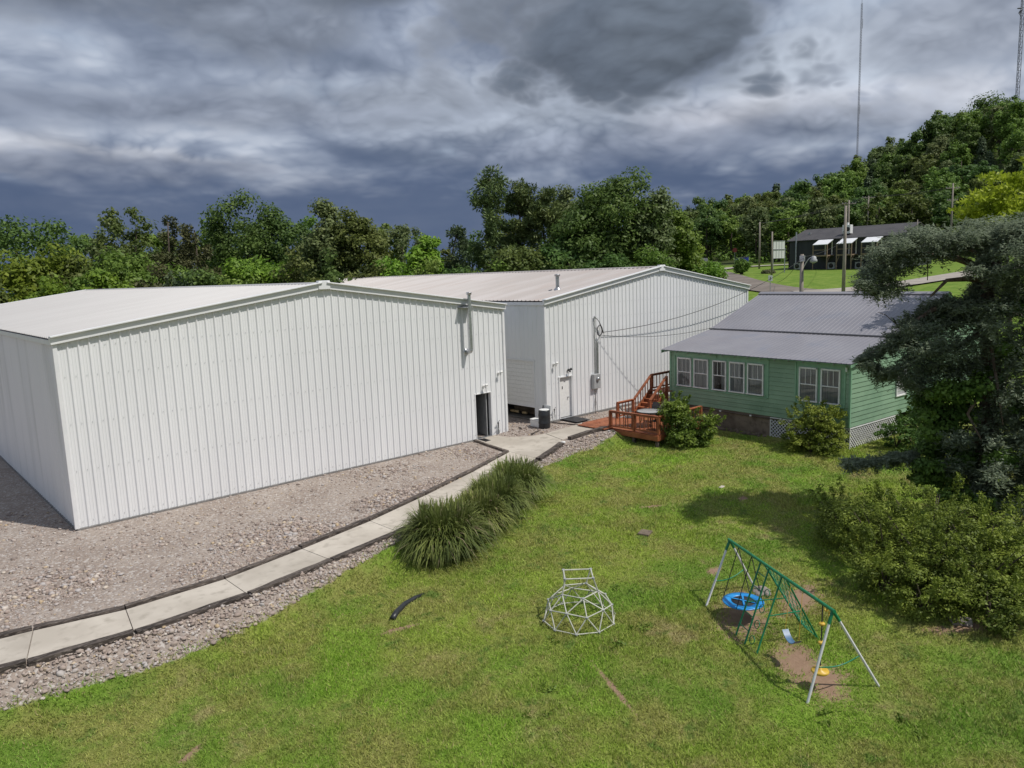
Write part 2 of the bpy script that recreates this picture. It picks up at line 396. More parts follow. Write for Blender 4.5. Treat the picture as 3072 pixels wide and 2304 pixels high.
def lawn_colour(t, p):
    """shared by soil sheet and blades: patchy mown grass"""
    big = t.ss(t.noise(p, .20, 2), .38, .62); mid = t.ss(t.noise(p, .75, 3, .62), .38, .64)
    c = t.mix(big, (.175, .300, .038), (.285, .375, .056))
    c = t.mix(mid, c, (.315, .330, .088))
    c = t.mix(t.ss(t.noise(p, .5, 4, .7), .57, .74), c, (.41, .345, .165))
    c = t.mix(t.ss(t.noise(p, 1.5, 3, .68), .55, .70, 0, .8), c, (.12, .228, .034))
    c = t.mix(t.ss(t.noise(p, .33, 3, .6, w=2.), .55, .67, 0, .8), c, (.23, .385, .040))
    return c
def dirt_mask(t, p):
    wobn = t.m('ADD', t.m('MULTIPLY', t.m('SUBTRACT', t.noise(p, 2.1, 5, .7), .5), 3.2), t.m('MULTIPLY', t.m('SUBTRACT', t.noise(p, 11, 4, .7), .5), 1.6))
    tot = None
    for (x, y, rx, ry, a) in DIRT:
        mp = t.n('ShaderNodeMapping'); mp.vector_type = 'TEXTURE'
        mp.inputs['Location'].default_value = (x, y, 0); mp.inputs['Rotation'].default_value = (0, 0, a); mp.inputs['Scale'].default_value = (rx, ry, 1000)
        t.put(mp.inputs[0], p)
        d = t.vm('LENGTH', mp.outputs[0], out=1)
        tot = d if tot is None else t.m('MINIMUM', tot, d)
    return t.ss(t.m('ADD', tot, wobn), 1.5, .55)
mg = bpy.data.materials.new('ground_cover'); mg.use_nodes = True
t = NT(mg.node_tree); b = mg.node_tree.nodes['Principled BSDF']; b.inputs['Roughness'].default_value = .95; b.inputs['Specular IOR Level'].default_value = .15
p = t.pos(); lc = lawn_colour(t, p)
dist = t.vm('LENGTH', t.vm('SUBTRACT', p, (CAM[0], CAM[1], 0.)), out=1)
lc = t.mix(.38, lc, (.045, .040, .018))      # thatch and soil, darkened to stand in for shade between the blades
lc = t.mix(t.ss(dist, 40, 56), lc, t.mix(t.ss(dist, 138, 150), t.mix(t.ss(t.noise(p, .9, 5, .75), .38, .62), (.105, .185, .022), (.175, .245, .042)), (.05, .065, .022)))
dm = dirt_mask(t, p)
soil = t.mix(t.noise(p, 6, 5, .7), (.20, .125, .078), (.36, .25, .175))
lc = t.mix(dm, lc, soil)
vor = t.n('ShaderNodeTexVoronoi'); vor.inputs['Scale'].default_value = 17; t.put(vor.inputs['Vector'], p)
vcs = t.n('ShaderNodeSeparateColor'); t.put(vcs.inputs[0], vor.outputs['Color'])
gcol = t.mix(t.ss(t.noise(p, .5, 4), .35, .65), (.315, .255, .212), (.40, .338, .288))
gcol = t.mix(t.m('MULTIPLY', vcs.outputs[0], .6), gcol, (.21, .18, .165)); gcol = t.mix(t.ss(vcs.outputs[1], .72, .95), gcol, (.46, .42, .385))
ga = t.n('ShaderNodeAttribute', attribute_name='grav').outputs['Fac']
gm = t.ss(t.m('ADD', ga, t.m('MULTIPLY', t.m('SUBTRACT', t.noise(p, 2.2, 4, .6), .5), .9)), .42, .58)
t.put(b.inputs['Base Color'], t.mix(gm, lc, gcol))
bn = t.n('ShaderNodeBump'); bn.inputs['Strength'].default_value = .55; bn.inputs['Distance'].default_value = .04
t.put(bn.inputs['Height'], t.m('ADD', t.noise(p, 9, 5, .7), t.m('MULTIPLY', vor.outputs['Distance'], t.m('MULTIPLY', gm, -.9))))
t.put(b.inputs['Normal'], bn.outputs[0])
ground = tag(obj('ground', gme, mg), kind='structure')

# ------------------------------------------------------------------ roads
def ribbon(name, pts, w, mat, lift=.12, step=1.5):
    pts = np.array(pts, float); P = [pts[0]]
    for a, c in zip(pts[:-1], pts[1:]):
        k = max(1, int(np.linalg.norm(c-a)/step))
        P += [a+(c-a)*i/k for i in range(1, k+1)]
    P = np.array(P)
    for _ in range(6): P[1:-1] = .25*P[:-2]+.5*P[1:-1]+.25*P[2:]
    tn = np.gradient(P, axis=0); tn /= np.linalg.norm(tn, axis=1)[:, None]; nn = np.c_[-tn[:, 1], tn[:, 0]]
    rows = []
    for k in (-.5, -.17, .17, .5):
        q = P+nn*w*k; rows.append(np.c_[q, terrain(q[:, 0], q[:, 1])+lift])
    V = np.vstack(rows); n = len(P)
    F = [(j*n+i, (j+1)*n+i, (j+1)*n+i+1, j*n+i+1) for j in range(3) for i in range(n-1)]
    return tag(obj(name, mesh_np(name, V, F, True), mat), kind='structure')
ribbon('road', [(150, 84), (125, 63), (112, 53), (99, 42.5), (85, 31), (76, 22.7), (70, 16.5), (66, 11), (63.8, 4), (62.5, -6), (62, -40)], 5.0, m_asph)
ribbon('driveway', [(64.5, 9.2), (68, 5.4), (75, 3.2), (90, 1), (110, -3)], 3.4, M('pale_drive', (.30, .27, .235), (.38, .345, .30), .7, .9), .16)
ribbon('side_lane', [(98, 40.8), (108, 42.2), (116, 37.6), (120, 28)], 3.0, M('pale_drive', (.3, .27, .23)), .16)

# ------------------------------------------------------------------ concrete walk
walk = tag(bpy.data.objects.new('path', None), kind='structure'); link(walk, None, Matrix.Identity(4))
INN = [(-7.0, -6.75), (-5.0, -6.85), (-2.41, -7.22), (-.59, -7.6), (1.8, -7.55), (4.21, -7.04), (6.84, -6.38), (9.7, -5.42), (12.7, -4.3), (15.8, -2.98)]
OUT = [(-7.1, -8.15), (-5.1, -8.25), (-2.76, -8.63), (-.78, -8.91), (1.82, -8.84), (4.35, -8.32), (6.88, -7.8), (9.9, -6.9), (12.9, -5.85), (15.77, -4.68)]
def slab(poly, parent, up=.035):
    z = [tz(x, y) for x, y in poly]; c = np.mean(np.array(poly), axis=0)
    poly = [tuple(np.array(q)+(c-np.array(q))/np.linalg.norm(c-np.array(q))*.012) for q in poly]
    n = len(poly); V = [(x, y, h-.2) for (x, y), h in zip(poly, z)]+[(x, y, h+up) for (x, y), h in zip(poly, z)]
    F = [tuple(range(n-1, -1, -1)), tuple(range(n, 2*n))]+[(i, (i+1) % n, n+(i+1) % n, n+i) for i in range(n)]
    return obj('slab', mesh_np('slab', V, F), m_conc, parent)
for i in range(len(INN)-1):
    if i != 1: slab([INN[i], OUT[i], OUT[i+1], INN[i+1]], walk)
    else: slab([INN[i], OUT[i], OUT[i+1], INN[i+1]], walk)
slab([(16.25, -.06), (15.8, -2.98), (15.77, -4.68), (18.0, -3.87), (18.5, -3.47), (18.87, -2.05), (18.2, -1.78), (17.55, -.9), (17.42, -.06)], walk)
slab([(18.9, -2.05), (18.53, -3.47), (21.35, -3.45), (21.45, -1.95)], walk)
ORD = ['first', 'second', 'third', 'fourth', 'fifth', 'sixth', 'seventh', 'eighth', 'ninth', 'tenth', 'eleventh', 'twelfth']
def timber(p, q, w, h, top, label, group):
    p = np.array(p, float); q = np.array(q, float); L = np.linalg.norm(q-p); n = 7
    T = (q-p)/L; S = np.array([-T[1], T[0]]); V = []; F = []
    for i in range(n):
        c = p+(q-p)*i/(n-1); j = RNG.normal(0, .008, 4); z = tz(*c)+top
        for a, k in ((-w/2, 0), (w/2, 0), (w/2, 1), (-w/2, 1)):
            o = c+S*(a+RNG.normal(0, .006)); V.append((*o, z-(0 if k else h)+(RNG.normal(0, .007) if k else 0)))
    for i in range(n-1):
        for a in range(4): F.append((i*4+a, i*4+(a+1) % 4, i*4+4+(a+1) % 4, i*4+4+a))
    F += [(3, 2, 1, 0), tuple((n-1)*4+k for k in range(4))]
    c0 = (p+q)/2; o0 = (c0[0], c0[1], tz(*c0)+top-h); V = np.array(V)-np.array(o0)
    return tag(obj('edging_timber', mesh_np('edging_timber', V, F), m_tie, loc=o0), label, 'timber', group)
def along(pts, off, L0, gap, w, h, top, side, group):
    pts = [np.array(q, float) for q in pts]; k = 0
    for a, c in zip(pts[:-1], pts[1:]):
        T = (c-a)/np.linalg.norm(c-a); S = np.array([-T[1], T[0]])*off
        timber(a+S+T*gap, c+S-T*gap, w, h, top+RNG.normal(0, .008), f'weathered brown timber along the {side} edge of the walk, {ORD[k]} from the left', group); k += 1
GI, GO = 'timbers edging the gravel side of the walk', 'timbers edging the lawn side of the walk'
along(INN[1:], .11, 0, .02, .17, .2, .10, 'gravel side', GI)
along(OUT[1:], -.11, 0, .02, .2, .34, .085, 'lawn side', GO)
timber((15.72, -2.95), (16.2, -.12), .13, .2, .09, 'thin timber from the walk corner up to the open warehouse doorway', GI)
timber((15.6, -4.95), (17.95, -3.98), .24, .36, .13, 'thick rounded timber beside the wide concrete pad near the tall grass', GO)
timber((18.75, -3.72), (21.35, -3.68), .22, .34, .14, 'dark squared timber ending at the red deck corner', GO)

# ------------------------------------------------------------------ steel warehouses
PITCH_ = .305
def rib_profile(w, high=.042):
    u = []; v = []
    k = int(round(w/PITCH_))
    for i in range(k):
        o = i*PITCH_
        for a, c in ((0, 0), (.0325, high), (.0575, high), (.09, 0), (.135, 0), (.145, .007), (.16, .007), (.17, 0), (.225, 0), (.235, .007), (.25, .007), (.26, 0)):
            u.append(o+a); v.append(c)
    u.append(k*PITCH_); v.append(0)
    return np.array(u), np.array(v)
def sheet(name, O, Ud, Td, Nd, u, v, lo, hi, mat, parent, holes=()):
    """corrugated sheet: u across, lo/hi(u) along Td, v out along Nd"""
    O, Ud, Td, Nd = (np.array(q, float) for q in (O, Ud, Td, Nd))
    cuts = sorted(set(list(u)+[h for hh in holes for h in hh[:2] if u[0] < h < u[-1]]))
    vv = np.interp(cuts, u, v); V = []; F = []
    for a, b_, va, vb in zip(cuts[:-1], cuts[1:], vv[:-1], vv[1:]):
        mid = (a+b_)/2; spans = [(None, None)]
        for (h0, h1, z0, z1) in holes:
            if h0 < mid < h1: spans = ([(None, z0)] if z0 > lo(mid)+.01 else [])+[(z1, None)]
        for s0, s1 in spans:
            k = len(V)
            for uu, w_ in ((a, va), (b_, vb)):
                b0 = lo(uu) if s0 is None else s0; b1 = hi(uu) if s1 is None else s1
                V += [O+Ud*uu+Nd*w_+Td*b0, O+Ud*uu+Nd*w_+Td*b1]
            F.append((k, k+2, k+3, k+1))
    return obj(name, mesh_np(name, V, F), mat, parent)
def warehouse(label, x0, y0, zb, Wd, Ln, He, Ha, m_roof, fholes=(), lholes=()):
    root = thing('steel_warehouse', label, 'warehouse', (x0+Wd/2, y0, zb))
    k = int(round(Wd/.915)); up, vp = rib_profile(.915); pw = Wd/k; up = up*pw/.915
    slope = (Ha-He)/(Wd/2); ang = math.atan(slope)
    top = lambda x: He+slope*min(x, Wd-x)
    for i in range(k):
        a = i*pw
        sheet('wall_panel', (x0, y0, 0), (1, 0, 0), (0, 0, 1), (0, -1, 0), up+a, vp, lambda x: zb+.06, lambda x: top(x), m_wall, root, fholes)
    kl = int(round(Ln/.915)); pl = Ln/kl; ul = rib_profile(.915)[0]*pl/.915
    base_me = None
    for i in range(kl):
        a = i*pl
        if any(h[0] < a+pl and h[1] > a for h in lholes) or base_me is None:
            o = sheet('wall_panel', (x0, y0+Ln, 0), (0, -1, 0), (0, 0, 1), (-1, 0, 0), ul+(Ln-a-pl), vp*.45, lambda x: zb+.06, lambda x: He, m_wallworn, root,
                      [(Ln-h[1], Ln-h[0], h[2], h[3]) for h in lholes])
            if base_me is None: base_me = o.data; a0 = a
        else: obj('wall_panel', base_me, m_wallworn, root, (0, a-a0, 0))
    # rows of fastener heads along the girts
    P = []
    for zr in (zb+.25, zb+1.9, zb+3.4, zb+4.9, He-.12):
        for i in range(k*3):
            xx = x0+(i+.62)*Wd/(k*3)
            if any(h[0] < xx-x0 < h[1] and zr < h[3] for h in fholes): continue
            c = np.array([xx, y0-.012, zr]); w_ = .008
            P.append(([c+np.array(q) for q in ((-w_, 0, -w_), (w_, 0, -w_), (w_, 0, w_), (-w_, 0, w_), (-w_, -.014, -w_), (w_, -.014, -w_), (w_, -.014, w_), (-w_, -.014, w_))], [(4, 5, 6, 7), (0, 1, 5, 4), (1, 2, 6, 5), (2, 3, 7, 6), (3, 0, 4, 7)]))
    V, F = join(P); tag(obj('fasteners', mesh_np('fasteners', V, F), m_galv, root), kind='stuff')
    # back and far side walls
    box('back_wall', (x0+Wd/2, y0+Ln-.02, (zb+He)/2), (Wd-.04, .03, He-zb), m_wall, root)
    V = [(x0, y0+Ln-.01, He), (x0+Wd, y0+Ln-.01, He), (x0+Wd/2, y0+Ln-.01, Ha)]
    obj('back_gable', mesh_np('back_gable', V, [(0, 1, 2)]), m_wall, root)
    box('side_wall', (x0+Wd-.02, y0+Ln/2, (zb+He)/2), (.03, Ln-.06, He-zb), m_wallworn, root)
    # roof
    rz = .20; hyp = (Wd/2+.12)/math.cos(ang)
    first = {}
    kr = int(round((Ln+.24)/.915)); pr = (Ln+.24)/kr; ur = rib_profile(.915, .045)[0]*pr/.915; vr = rib_profile(.915, .045)[1]
    for side in (0, 1):
        sx = -1 if side == 0 else 1
        Td = (sx*math.cos(ang), 0, -math.sin(ang)); Nd = (sx*math.sin(ang), 0, math.cos(ang))
        for i in range(kr):
            if side not in first:
                o = sheet('roof_panel', (x0+Wd/2, y0-.12, Ha+rz), (0, 1, 0), Td, Nd, ur, vr, lambda x: .0, lambda x: hyp, m_roof, root); first[side] = o.data
            else: obj('roof_panel', first[side], m_roof, root, (0, i*pr, 0))
    # trims
    for side in (0, 1):
        sx = -1 if side == 0 else 1
        for yy in (y0-.075, y0+Ln+.06):
            p = np.array([x0+Wd/2+sx*.10, yy, Ha+.115-.10*slope]); q = np.array([x0+Wd/2+sx*(Wd/2+.12), yy, He+.115-.12*slope])
            beam('rake_trim', p, q, .14, .23, m_trim, root, bev=.01)
            beam('rake_lip', p+np.array([0, -.05 if yy < y0 else .05, .135]), q+np.array([0, -.05 if yy < y0 else .05, .135]), .24, .05, m_trim, root, bev=.008)
    box('ridge_end_cap', (x0+Wd/2, y0-.09, Ha+.14), (.5, .2, .34), m_trim, root, bev=.02)
    for sx in (-1, 1):
        p = np.array([x0+Wd/2+sx*.12, y0+.05, Ha+rz+.035]); 
        V = [(x0+Wd/2, y0-.1, Ha+rz+.06), (x0+Wd/2, y0+Ln+.1, Ha+rz+.06), (x0+Wd/2+sx*.3, y0+Ln+.1, Ha+rz+.045-.3*slope), (x0+Wd/2+sx*.3, y0-.1, Ha+rz+.045-.3*slope)]
        obj('ridge_flashing', mesh_np('ridge_flashing', V, [(0, 1, 2, 3)] if sx > 0 else [(3, 2, 1, 0)]), m_roof, root)
    for xx, s in ((x0-.05, -1), (x0+Wd+.05, 1)):
        box('eave_trim', (xx, y0+Ln/2, He+.05), (.10, Ln+.1, .16), m_trim, root)
    for xx in (x0, x0+Wd): box('corner_trim', (xx, y0-.012, (zb+He)/2+.03), (.13, .11, He-zb-.05), m_trim, root, bev=.01)
    segs = [0]+[q for h in fholes for q in (h[0]-.02, h[1]+.02) if h[2] < zb+.2]+[Wd]
    for a, c in zip(segs[::2], segs[1::2]):
        box('base_trim', (x0+(a+c)/2, y0-.02, zb-.01), (c-a, .09, .13), m_base, root)
    lsegs = [0]+[q for h in lholes for q in h[:2]]+[Ln]
    for a, c in zip(lsegs[::2], lsegs[1::2]):
        if c-a > .1: box('base_trim', (x0-.005, y0+(a+c)/2, zb-.01), (.07, c-a-.1, .13), m_base, root)
    box('floor_slab', (x0+Wd/2, y0+Ln/2, zb+.0), (Wd-.2, Ln-.2, .05), M('shop_floor', (.12, .115, .11), (.18, .17, .16), 1, .8), root)
    return root
A_DOOR = (16.43, 17.39, .0, 2.14)
wa = warehouse('white ribbed steel warehouse in front with a long vent pipe and open doorway', 0, 0, 0, 18.3, 36, 5.94, 7.26, m_roofA, [A_DOOR])
B_X, B_Y, B_Z = 20.44, -.62, .25
bd = (21.31-B_X, 22.21-B_X, .0, 2.37)
wb = warehouse('white ribbed steel warehouse behind with pinkish roof and closed white door', B_X, B_Y, B_Z, 18.3, 35.2, 6.04, 7.445, m_roofB, [bd], [(.84, 3.6, 0, 3.24)])
# doorway of the front warehouse: jambs, head, open leaf
for xx in (16.43, 17.39): box('door_jamb', (xx, .07, 1.08), (.05, .2, 2.13), m_trim, wa)
box('door_head', (16.91, .07, 2.15), (1.01, .2, .05), m_trim, wa)
dl = box('door', (17.30, .62, 1.09), (.045, .92, 2.05), m_grey, wa, rot=R_(-8))
lever = tube('door_handle', (17.27, 1.0, 1.05), (17.16, 1.0, 1.05), .02, m_galv, dl)
box('door_sill', (16.91, .03, .045), (.92, .26, .04), m_galv, wa)
for i, (xx, yy, zz_, s) in enumerate(((16.35, 2.4, .3, (.9, .5, .55)), (16.2, 2.5, .75, (.7, .4, .35)), (17.6, 4.2, .5, (1.0, .8, .95)))):
    tag(box('storage_box', (xx, yy, zz_), s, (m_white, m_grey, m_found)[i], bev=.02), ('pale bin on the floor inside the open doorway', 'smaller grey bin resting on the pale bin inside the doorway', 'brown crate deep inside the open doorway')[i], 'box', 'boxes stored inside the doorway')
# side loading door of the rear warehouse, pulled part way down
ld = thing('shutter_door', 'white ribbed roll-up door half lowered in the rear warehouse side wall', 'roll-up door', (20.5, 1.6, .32))
h0, h1 = .95, 3.22
for i in range(11):
    a = h0+(h1-h0)*i/11; c = h0+(h1-h0)*(i+1)/11
    box('slat', (20.50, 1.60, (a+c)/2), (.03, 2.74, c-a-.004), m_white, ld, bev=.008)
box('bottom_bar', (20.49, 1.6, .93), (.06, 2.74, .07), m_trim, ld)
for yy in (.2, 3.0): box('guide_rail', (20.455, yy, 1.78), (.08, .06, 2.92), m_trim, ld)
box('door_head', (20.45, 1.6, 3.27), (.1, 2.9, .08), m_trim, ld)
# personnel door of the rear warehouse
pd = thing('personnel_door', 'closed white steel door with a small dark plate above a black mat', 'door', (21.76, B_Y, .32))
box('leaf', (21.72, B_Y+.10, 1.36), (.80, .045, 2.03), m_white, pd)
for xx in (21.31, 22.21): box('jamb', (xx, B_Y+.03, 1.35), (.05, .17, 2.1), m_trim, pd)
box('side_panel', (22.15, B_Y+.09, 1.36), (.07, .06, 2.03), m_trim, pd)
box('head', (21.76, B_Y+.03, 2.40), (1.0, .17, .06), m_trim, pd)
box('plate', (21.62, B_Y+.068, 1.84), (.05, .012, .14), m_blackp, pd, bev=.003)
tube('handle', (22.0, B_Y+.07, 1.32), (22.0, B_Y+.0, 1.32), .03, m_galv, pd)
box('threshold', (21.76, B_Y+.0, .31), (.86, .2, .04), m_galv, pd)
# pale step and clutter seen under the roll-up door
for i in range(5):
    tag(box('stacked_board', (21.3+.05*i, 1.5+.1*i, .38+.05*i), (.14, 2.4-.15*i, .045), m_found, rot=R_(3*i-6)), f'old board on the floor under the roll-up door, {ORD[i]} up the pile', 'board', 'boards under the roll-up door')
for i, yy in enumerate((2.5, 2.2, 1.6)):
    tag(lathe('split_log', [(.02, -.16), (.07, -.15), (.07, .15), (.02, .16)], M('pale_wood', (.5, .38, .2), (.6, .48, .28), 8, .8), loc=(21.0, yy, .42), rot=Matrix.Rotation(R_(90), 4, 'X'), n=8), f'pale log end in the dark gap under the roll-up door, {ORD[i]} from the left', 'log', 'logs under the roll-up door')

# ------------------------------------------------------------------ things fixed to the warehouses
def security_light(label, p, mat, yaw=0):
    s = thing('security_light', label, 'light', p, 'security lights on the warehouses')
    x, y, z = p
    lathe('base_plate', [(.02, 0), (.065, .004), (.065, .02), (.03, .03)], mat, s, (x, y, z), 12, Matrix.Rotation(R_(90), 4, 'X'))
    tube('arm', (x, y-.02, z), (x, y-.12, z+.01), .022, mat, s)
    box('sensor', (x-.01, y-.13, z-.06), (.07, .08, .09), mat, s, bev=.015)
    for a in (-1, 1):
        hd = lathe('lamp_head', [(.02, 0), (.04, .02), (.055, .09), (.06, .14)], mat, s, (x+.03*a, y-.12, z+.03), 10, Matrix.Rotation(R_(75), 4, Vector((1, -a*.7, 0))) )
        tube('neck', (x, y-.11, z+.01), (x+.04*a, y-.13, z+.035), .015, mat, s)
    return s
security_light('white twin security light near the corner of the front warehouse', (17.89, -.04, 2.99), m_white)
security_light('white twin security light right above the open doorway', (16.95, -.04, 2.49), m_white)
security_light('white twin security light at the left corner of the rear warehouse', (20.97, B_Y-.04, 3.12), m_white)
security_light('black twin security light above the closed white door', (21.96, B_Y-.04, 2.71), m_blackp)
vp = thing('vent_pipe', 'galvanised stove pipe standing off the front warehouse wall with elbow', 'pipe', (16.01, 0, 4.15))
X, Yp = 16.02, -.40
sweep_obj('elbow', [(X, .05, 4.17), (X, -.22, 4.17), (X, -.33, 4.185), (X, -.385, 4.235), (X, Yp, 4.32)], .085, m_galv, vp, 12)
tube('lower_pipe', (X, Yp, 4.30), (X, Yp, 5.42), .085, m_galv, vp, 14)
tube('joint_band', (X, Yp, 5.39), (X, Yp, 5.45), .093, m_galv, vp, 14)
tube('upper_pipe', (X, Yp, 5.44), (X, Yp, 6.74), .078, m_galv, vp, 14)
lathe('cap', [(.03, 0), (.12, .005), (.12, .07), (.13, .08), (.13, .10), (.02, .115)], m_galv, vp, (X, Yp, 6.72), 14)
lathe('wall_collar', [(.09, 0), (.15, .0), (.15, .02), (.09, .04)], m_galv, vp, (X, -.035, 4.17), 14, Matrix.Rotation(R_(90), 4, 'X'))
box('bracket_plate', (X-.05, -.21, 6.16), (.62, .42, .02), m_galv, vp)
tube('bracket_stay', (X+.2, -.04, 6.2), (X+.08, -.42, 6.2), .012, m_galv, vp)
tube('bracket_stay', (X-.2, -.04, 6.2), (X-.08, -.42, 6.2), .012, m_galv, vp)
fl = thing('roof_flue', 'short galvanised flue with cap on the rear warehouse roof', 'flue', (23.1, 1.05, 6.6))
tube('pipe', (23.1, 1.05, 6.5), (23.1, 1.05, 7.34), .095, m_galv, fl, 14)
lathe('cap', [(.05, 0), (.15, .01), (.15, .09), (.16, .1), (.03, .13)], m_galv, fl, (23.1, 1.05, 7.34), 14)
lathe('flashing', [(.26, -.08), (.2, .02), (.11, .10), (.1, .12)], m_galv, fl, (23.1, 1.05, 6.66), 14)
def hydrant(label, x, y, z, h):
    s = thing('yard_hydrant', label, 'hydrant', (x, y, z))
    sweep_obj('standpipe', [(x, y, z), (x, y, z+h*.85), (x-.01, y-.02, z+h*.95), (x-.06, y-.05, z+h)], .022, m_blackp, s, 8)
    box('valve', (x-.07, y-.06, z+h), (.09, .05, .05), m_blackp, s, bev=.01)
    tube('handle', (x-.03, y-.03, z+h+.03), (x+.06, y-.02, z+h+.1), .012, m_blackp, s)
    a = np.linspace(0, 2*np.pi*1.6, 26)
    sweep_obj('hose_loop', np.c_[x-.10+.10*np.cos(a), y-.05+.02*np.sin(2*a), z+.22+.17*np.sin(a)], .012, m_grey, s, 6)
hydrant('black water hydrant with a hose loop right of the open doorway', 17.72, -.09, .02, .62)
hydrant('black water hydrant beside the drum at the rear warehouse corner', 20.86, B_Y-.10, .32, .55)
em = thing('electric_meter', 'grey meter box with tall conduits and a coil of cable on the wall', 'meter', (23.92, B_Y, .3))
bx_ = box('meter_box', (23.93, B_Y-.12, 1.90), (.50, .2, .76), m_grey, em, bev=.02)
lathe('meter_dial', [(.10, 0), (.10, .05), (.08, .09), (.0, .1)], m_galv, bx_, (23.96, B_Y-.22, 2.03), 16, Matrix.Rotation(R_(90), 4, 'X'))
for dx_, zt in ((-.04, 5.18), (.13, 4.0), (.21, 3.9)): tube('conduit', (23.95+dx_, B_Y-.08, 2.26), (23.97+dx_, B_Y-.08, zt), .03, m_galv, em)
tube('conduit', (23.92, B_Y-.08, .3), (23.92, B_Y-.08, 1.55), .026, m_galv, em)
lathe('weather_head', [(.03, -.06), (.07, 0), (.06, .06), (.02, .09)], m_grey, em, (23.95, B_Y-.11, 5.2), 12)
a = np.linspace(0, 2*np.pi*2.2, 44)
sweep_obj('cable_coil', np.c_[24.25+(.2+.02*np.sin(a*.7))*np.cos(a), B_Y-.16+.02*np.sin(a*1.3), 4.5+(.27+.02*np.cos(a*.8))*np.sin(a)], .016, m_black, em, 6)
s_ = np.linspace(0, 1, 16)
for k, (ox, oz) in enumerate(((0, 0), (.06, -.03), (-.05, .05))):
    sweep_obj('drop_cable', np.c_[23.97+(.55+ox)*s_**1.3, B_Y-.14-.06*np.sin(3.1*s_), 5.18-(.82-oz)*s_+.16*np.sin(3.14*s_)], .013, m_black, em, 6)
tube('stay_wire', (23.9, B_Y-.06, 1.0), (23.78, B_Y-.1, .34), .008, m_galv, em)
tube('stay_wire', (23.93, B_Y-.06, 1.0), (24.08, B_Y-.1, .34), .008, m_galv, em)
# black drum, cooler, mats, scraps
dr = thing('plastic_drum', 'black plastic drum with white rim by the rear warehouse corner', 'drum', (19.72, -1.15, tz(19.72, -1.15)))
z0 = tz(19.72, -1.15)
lathe('body', [(.02, 0), (.255, 0), (.27, .04), (.275, .2), (.29, .24), (.29, .27), (.277, .3), (.285, .6), (.295, .64), (.28, .68), (.27, .84), (.25, .88), (.02, .88)], m_blackp, dr, (19.72, -1.15, z0), 24)
lathe('rim', [(.2, 0), (.245, 0), (.25, .03), (.2, .035)], m_white, dr, (19.72, -1.15, z0+.875), 24)
co = thing('ice_chest', 'white plastic ice chest half hidden behind the black drum', 'cooler', (19.72, -.62, z0))
box('body', (19.72, -.62, z0+.16), (.36, .62, .32), m_white, co, bev=.03)
box('lid', (19.72, -.62, z0+.35), (.38, .64, .06), m_white, co, bev=.02)
pn = thing('leaning_board', 'small white board with dark edge leaning behind the black drum', 'board', (20.05, -.95, z0))
box('panel', (20.1, -.95, z0+.72), (.03, .5, .62), m_white, pn, rot=Matrix.Rotation(R_(8), 4, 'Y'))
box('edge_strip', (20.04, -.72, z0+.70), (.03, .05, .62), m_blackp, pn, rot=Matrix.Rotation(R_(8), 4, 'Y'))
box('foot', (20.06, -.95, z0+.2), (.05, .5, .42), m_found, pn)
tag(box('door_mat', (16.83, -.45, .05), (.86, .62, .016), m_black, rot=R_(-6)), 'black rubber mat at the sill of the open warehouse doorway', 'mat', 'door mats')
tag(box('door_mat', (21.85, -1.2, .275), (.95, 1.15, .02), m_black, rot=R_(-4)), 'black rubber mat in front of the closed white door', 'mat', 'door mats')
for i, (x, y, L, a) in enumerate(((18.85, -1.45, .9, 20), (19.0, -.2, .4, 60), (20.9, -1.35, 1.5, -75))):
    tag(box('scrap_board', (x, y, tz(x, y)+.03), (L, .1, .035), m_tie, rot=R_(a)), ('thin dark stick lying on gravel left of the walkway', 'short scrap of wood on gravel near the roll-up door', 'dark board edging the mat of the closed door')[i], 'board')

# ------------------------------------------------------------------ green house
HA = (25.945, -12.965); HROT = R_(-94.76)
FR.append(Matrix.Translation((HA[0], HA[1], 0)) @ Matrix.Rotation(HROT, 4, 'Z'))
hs = thing('green_house', 'green clapboard house with grey metal roof and white windows', 'house', (-4.8, 0, -.25))
HL, HD = 9.6, 12.9; m_lapshade = M('lap_shadow_core', (.035, .06, .045), (.05, .08, .06), 3, .9)  # core coloured dark to draw the shadow lines under the lap boards
RY = [-.33, 3.74, 8.35, 13.2]; RZ = [3.43, 4.19, 5.95, 4.1]
roofz = lambda y: float(np.interp(y, RY, RZ))
box('wall_core', (-HL/2, HD/2, 2.02), (HL-.06, HD-.06, 2.62), m_lapshade, hs, bev=0)
for s in (-HL+.04, -.05):
    V = [(s, .03, 3.33), (s, HD-.03, 3.33), (s, HD-.03, roofz(HD)-.1), (s, 8.35, 5.85), (s, 3.74, 4.09), (s, .03, 3.40)]
    obj('gable_core', mesh_np('gable_core', V, [tuple(range(6))]), m_lapshade, hs)
def lap(a, c, z, h, axis_):
    """one lap board; axis_ 'f' on the front (y=0), 'g' on the right gable (x=0)"""
    prof = [(-.01, .012), (.034, .010), (.012, h), (-.01, h)]
    V = []
    for e_ in (a, c):
        for o_, zz_ in prof: V.append((e_, .03-o_-.03, z+zz_) if axis_ == 'f' else (-.03+o_+.03, e_, z+zz_))
    F = [(0, 1, 5, 4), (1, 2, 6, 5), (2, 3, 7, 6), (3, 2, 1, 0), (4, 5, 6, 7)]
    return obj('siding_board', mesh_np('siding_board', V, F), m_sid, hs)
BH = .2045
for i in range(13):
    z = .70+i*BH; h = min(BH, 3.36-z)
    if z < 1.5:
        cuts = [-HL, -4.6+.4*i, -1.6 if i % 2 else -2.5, 0]
        for a, c in zip(cuts[:-1], cuts[1:]): lap(a+.002, c-.002, z, h, 'f')
    else:
        for a, c in ((-HL, -9.30), (-3.86, -2.48), (-.22, 0)): lap(a, c, z, h, 'f')
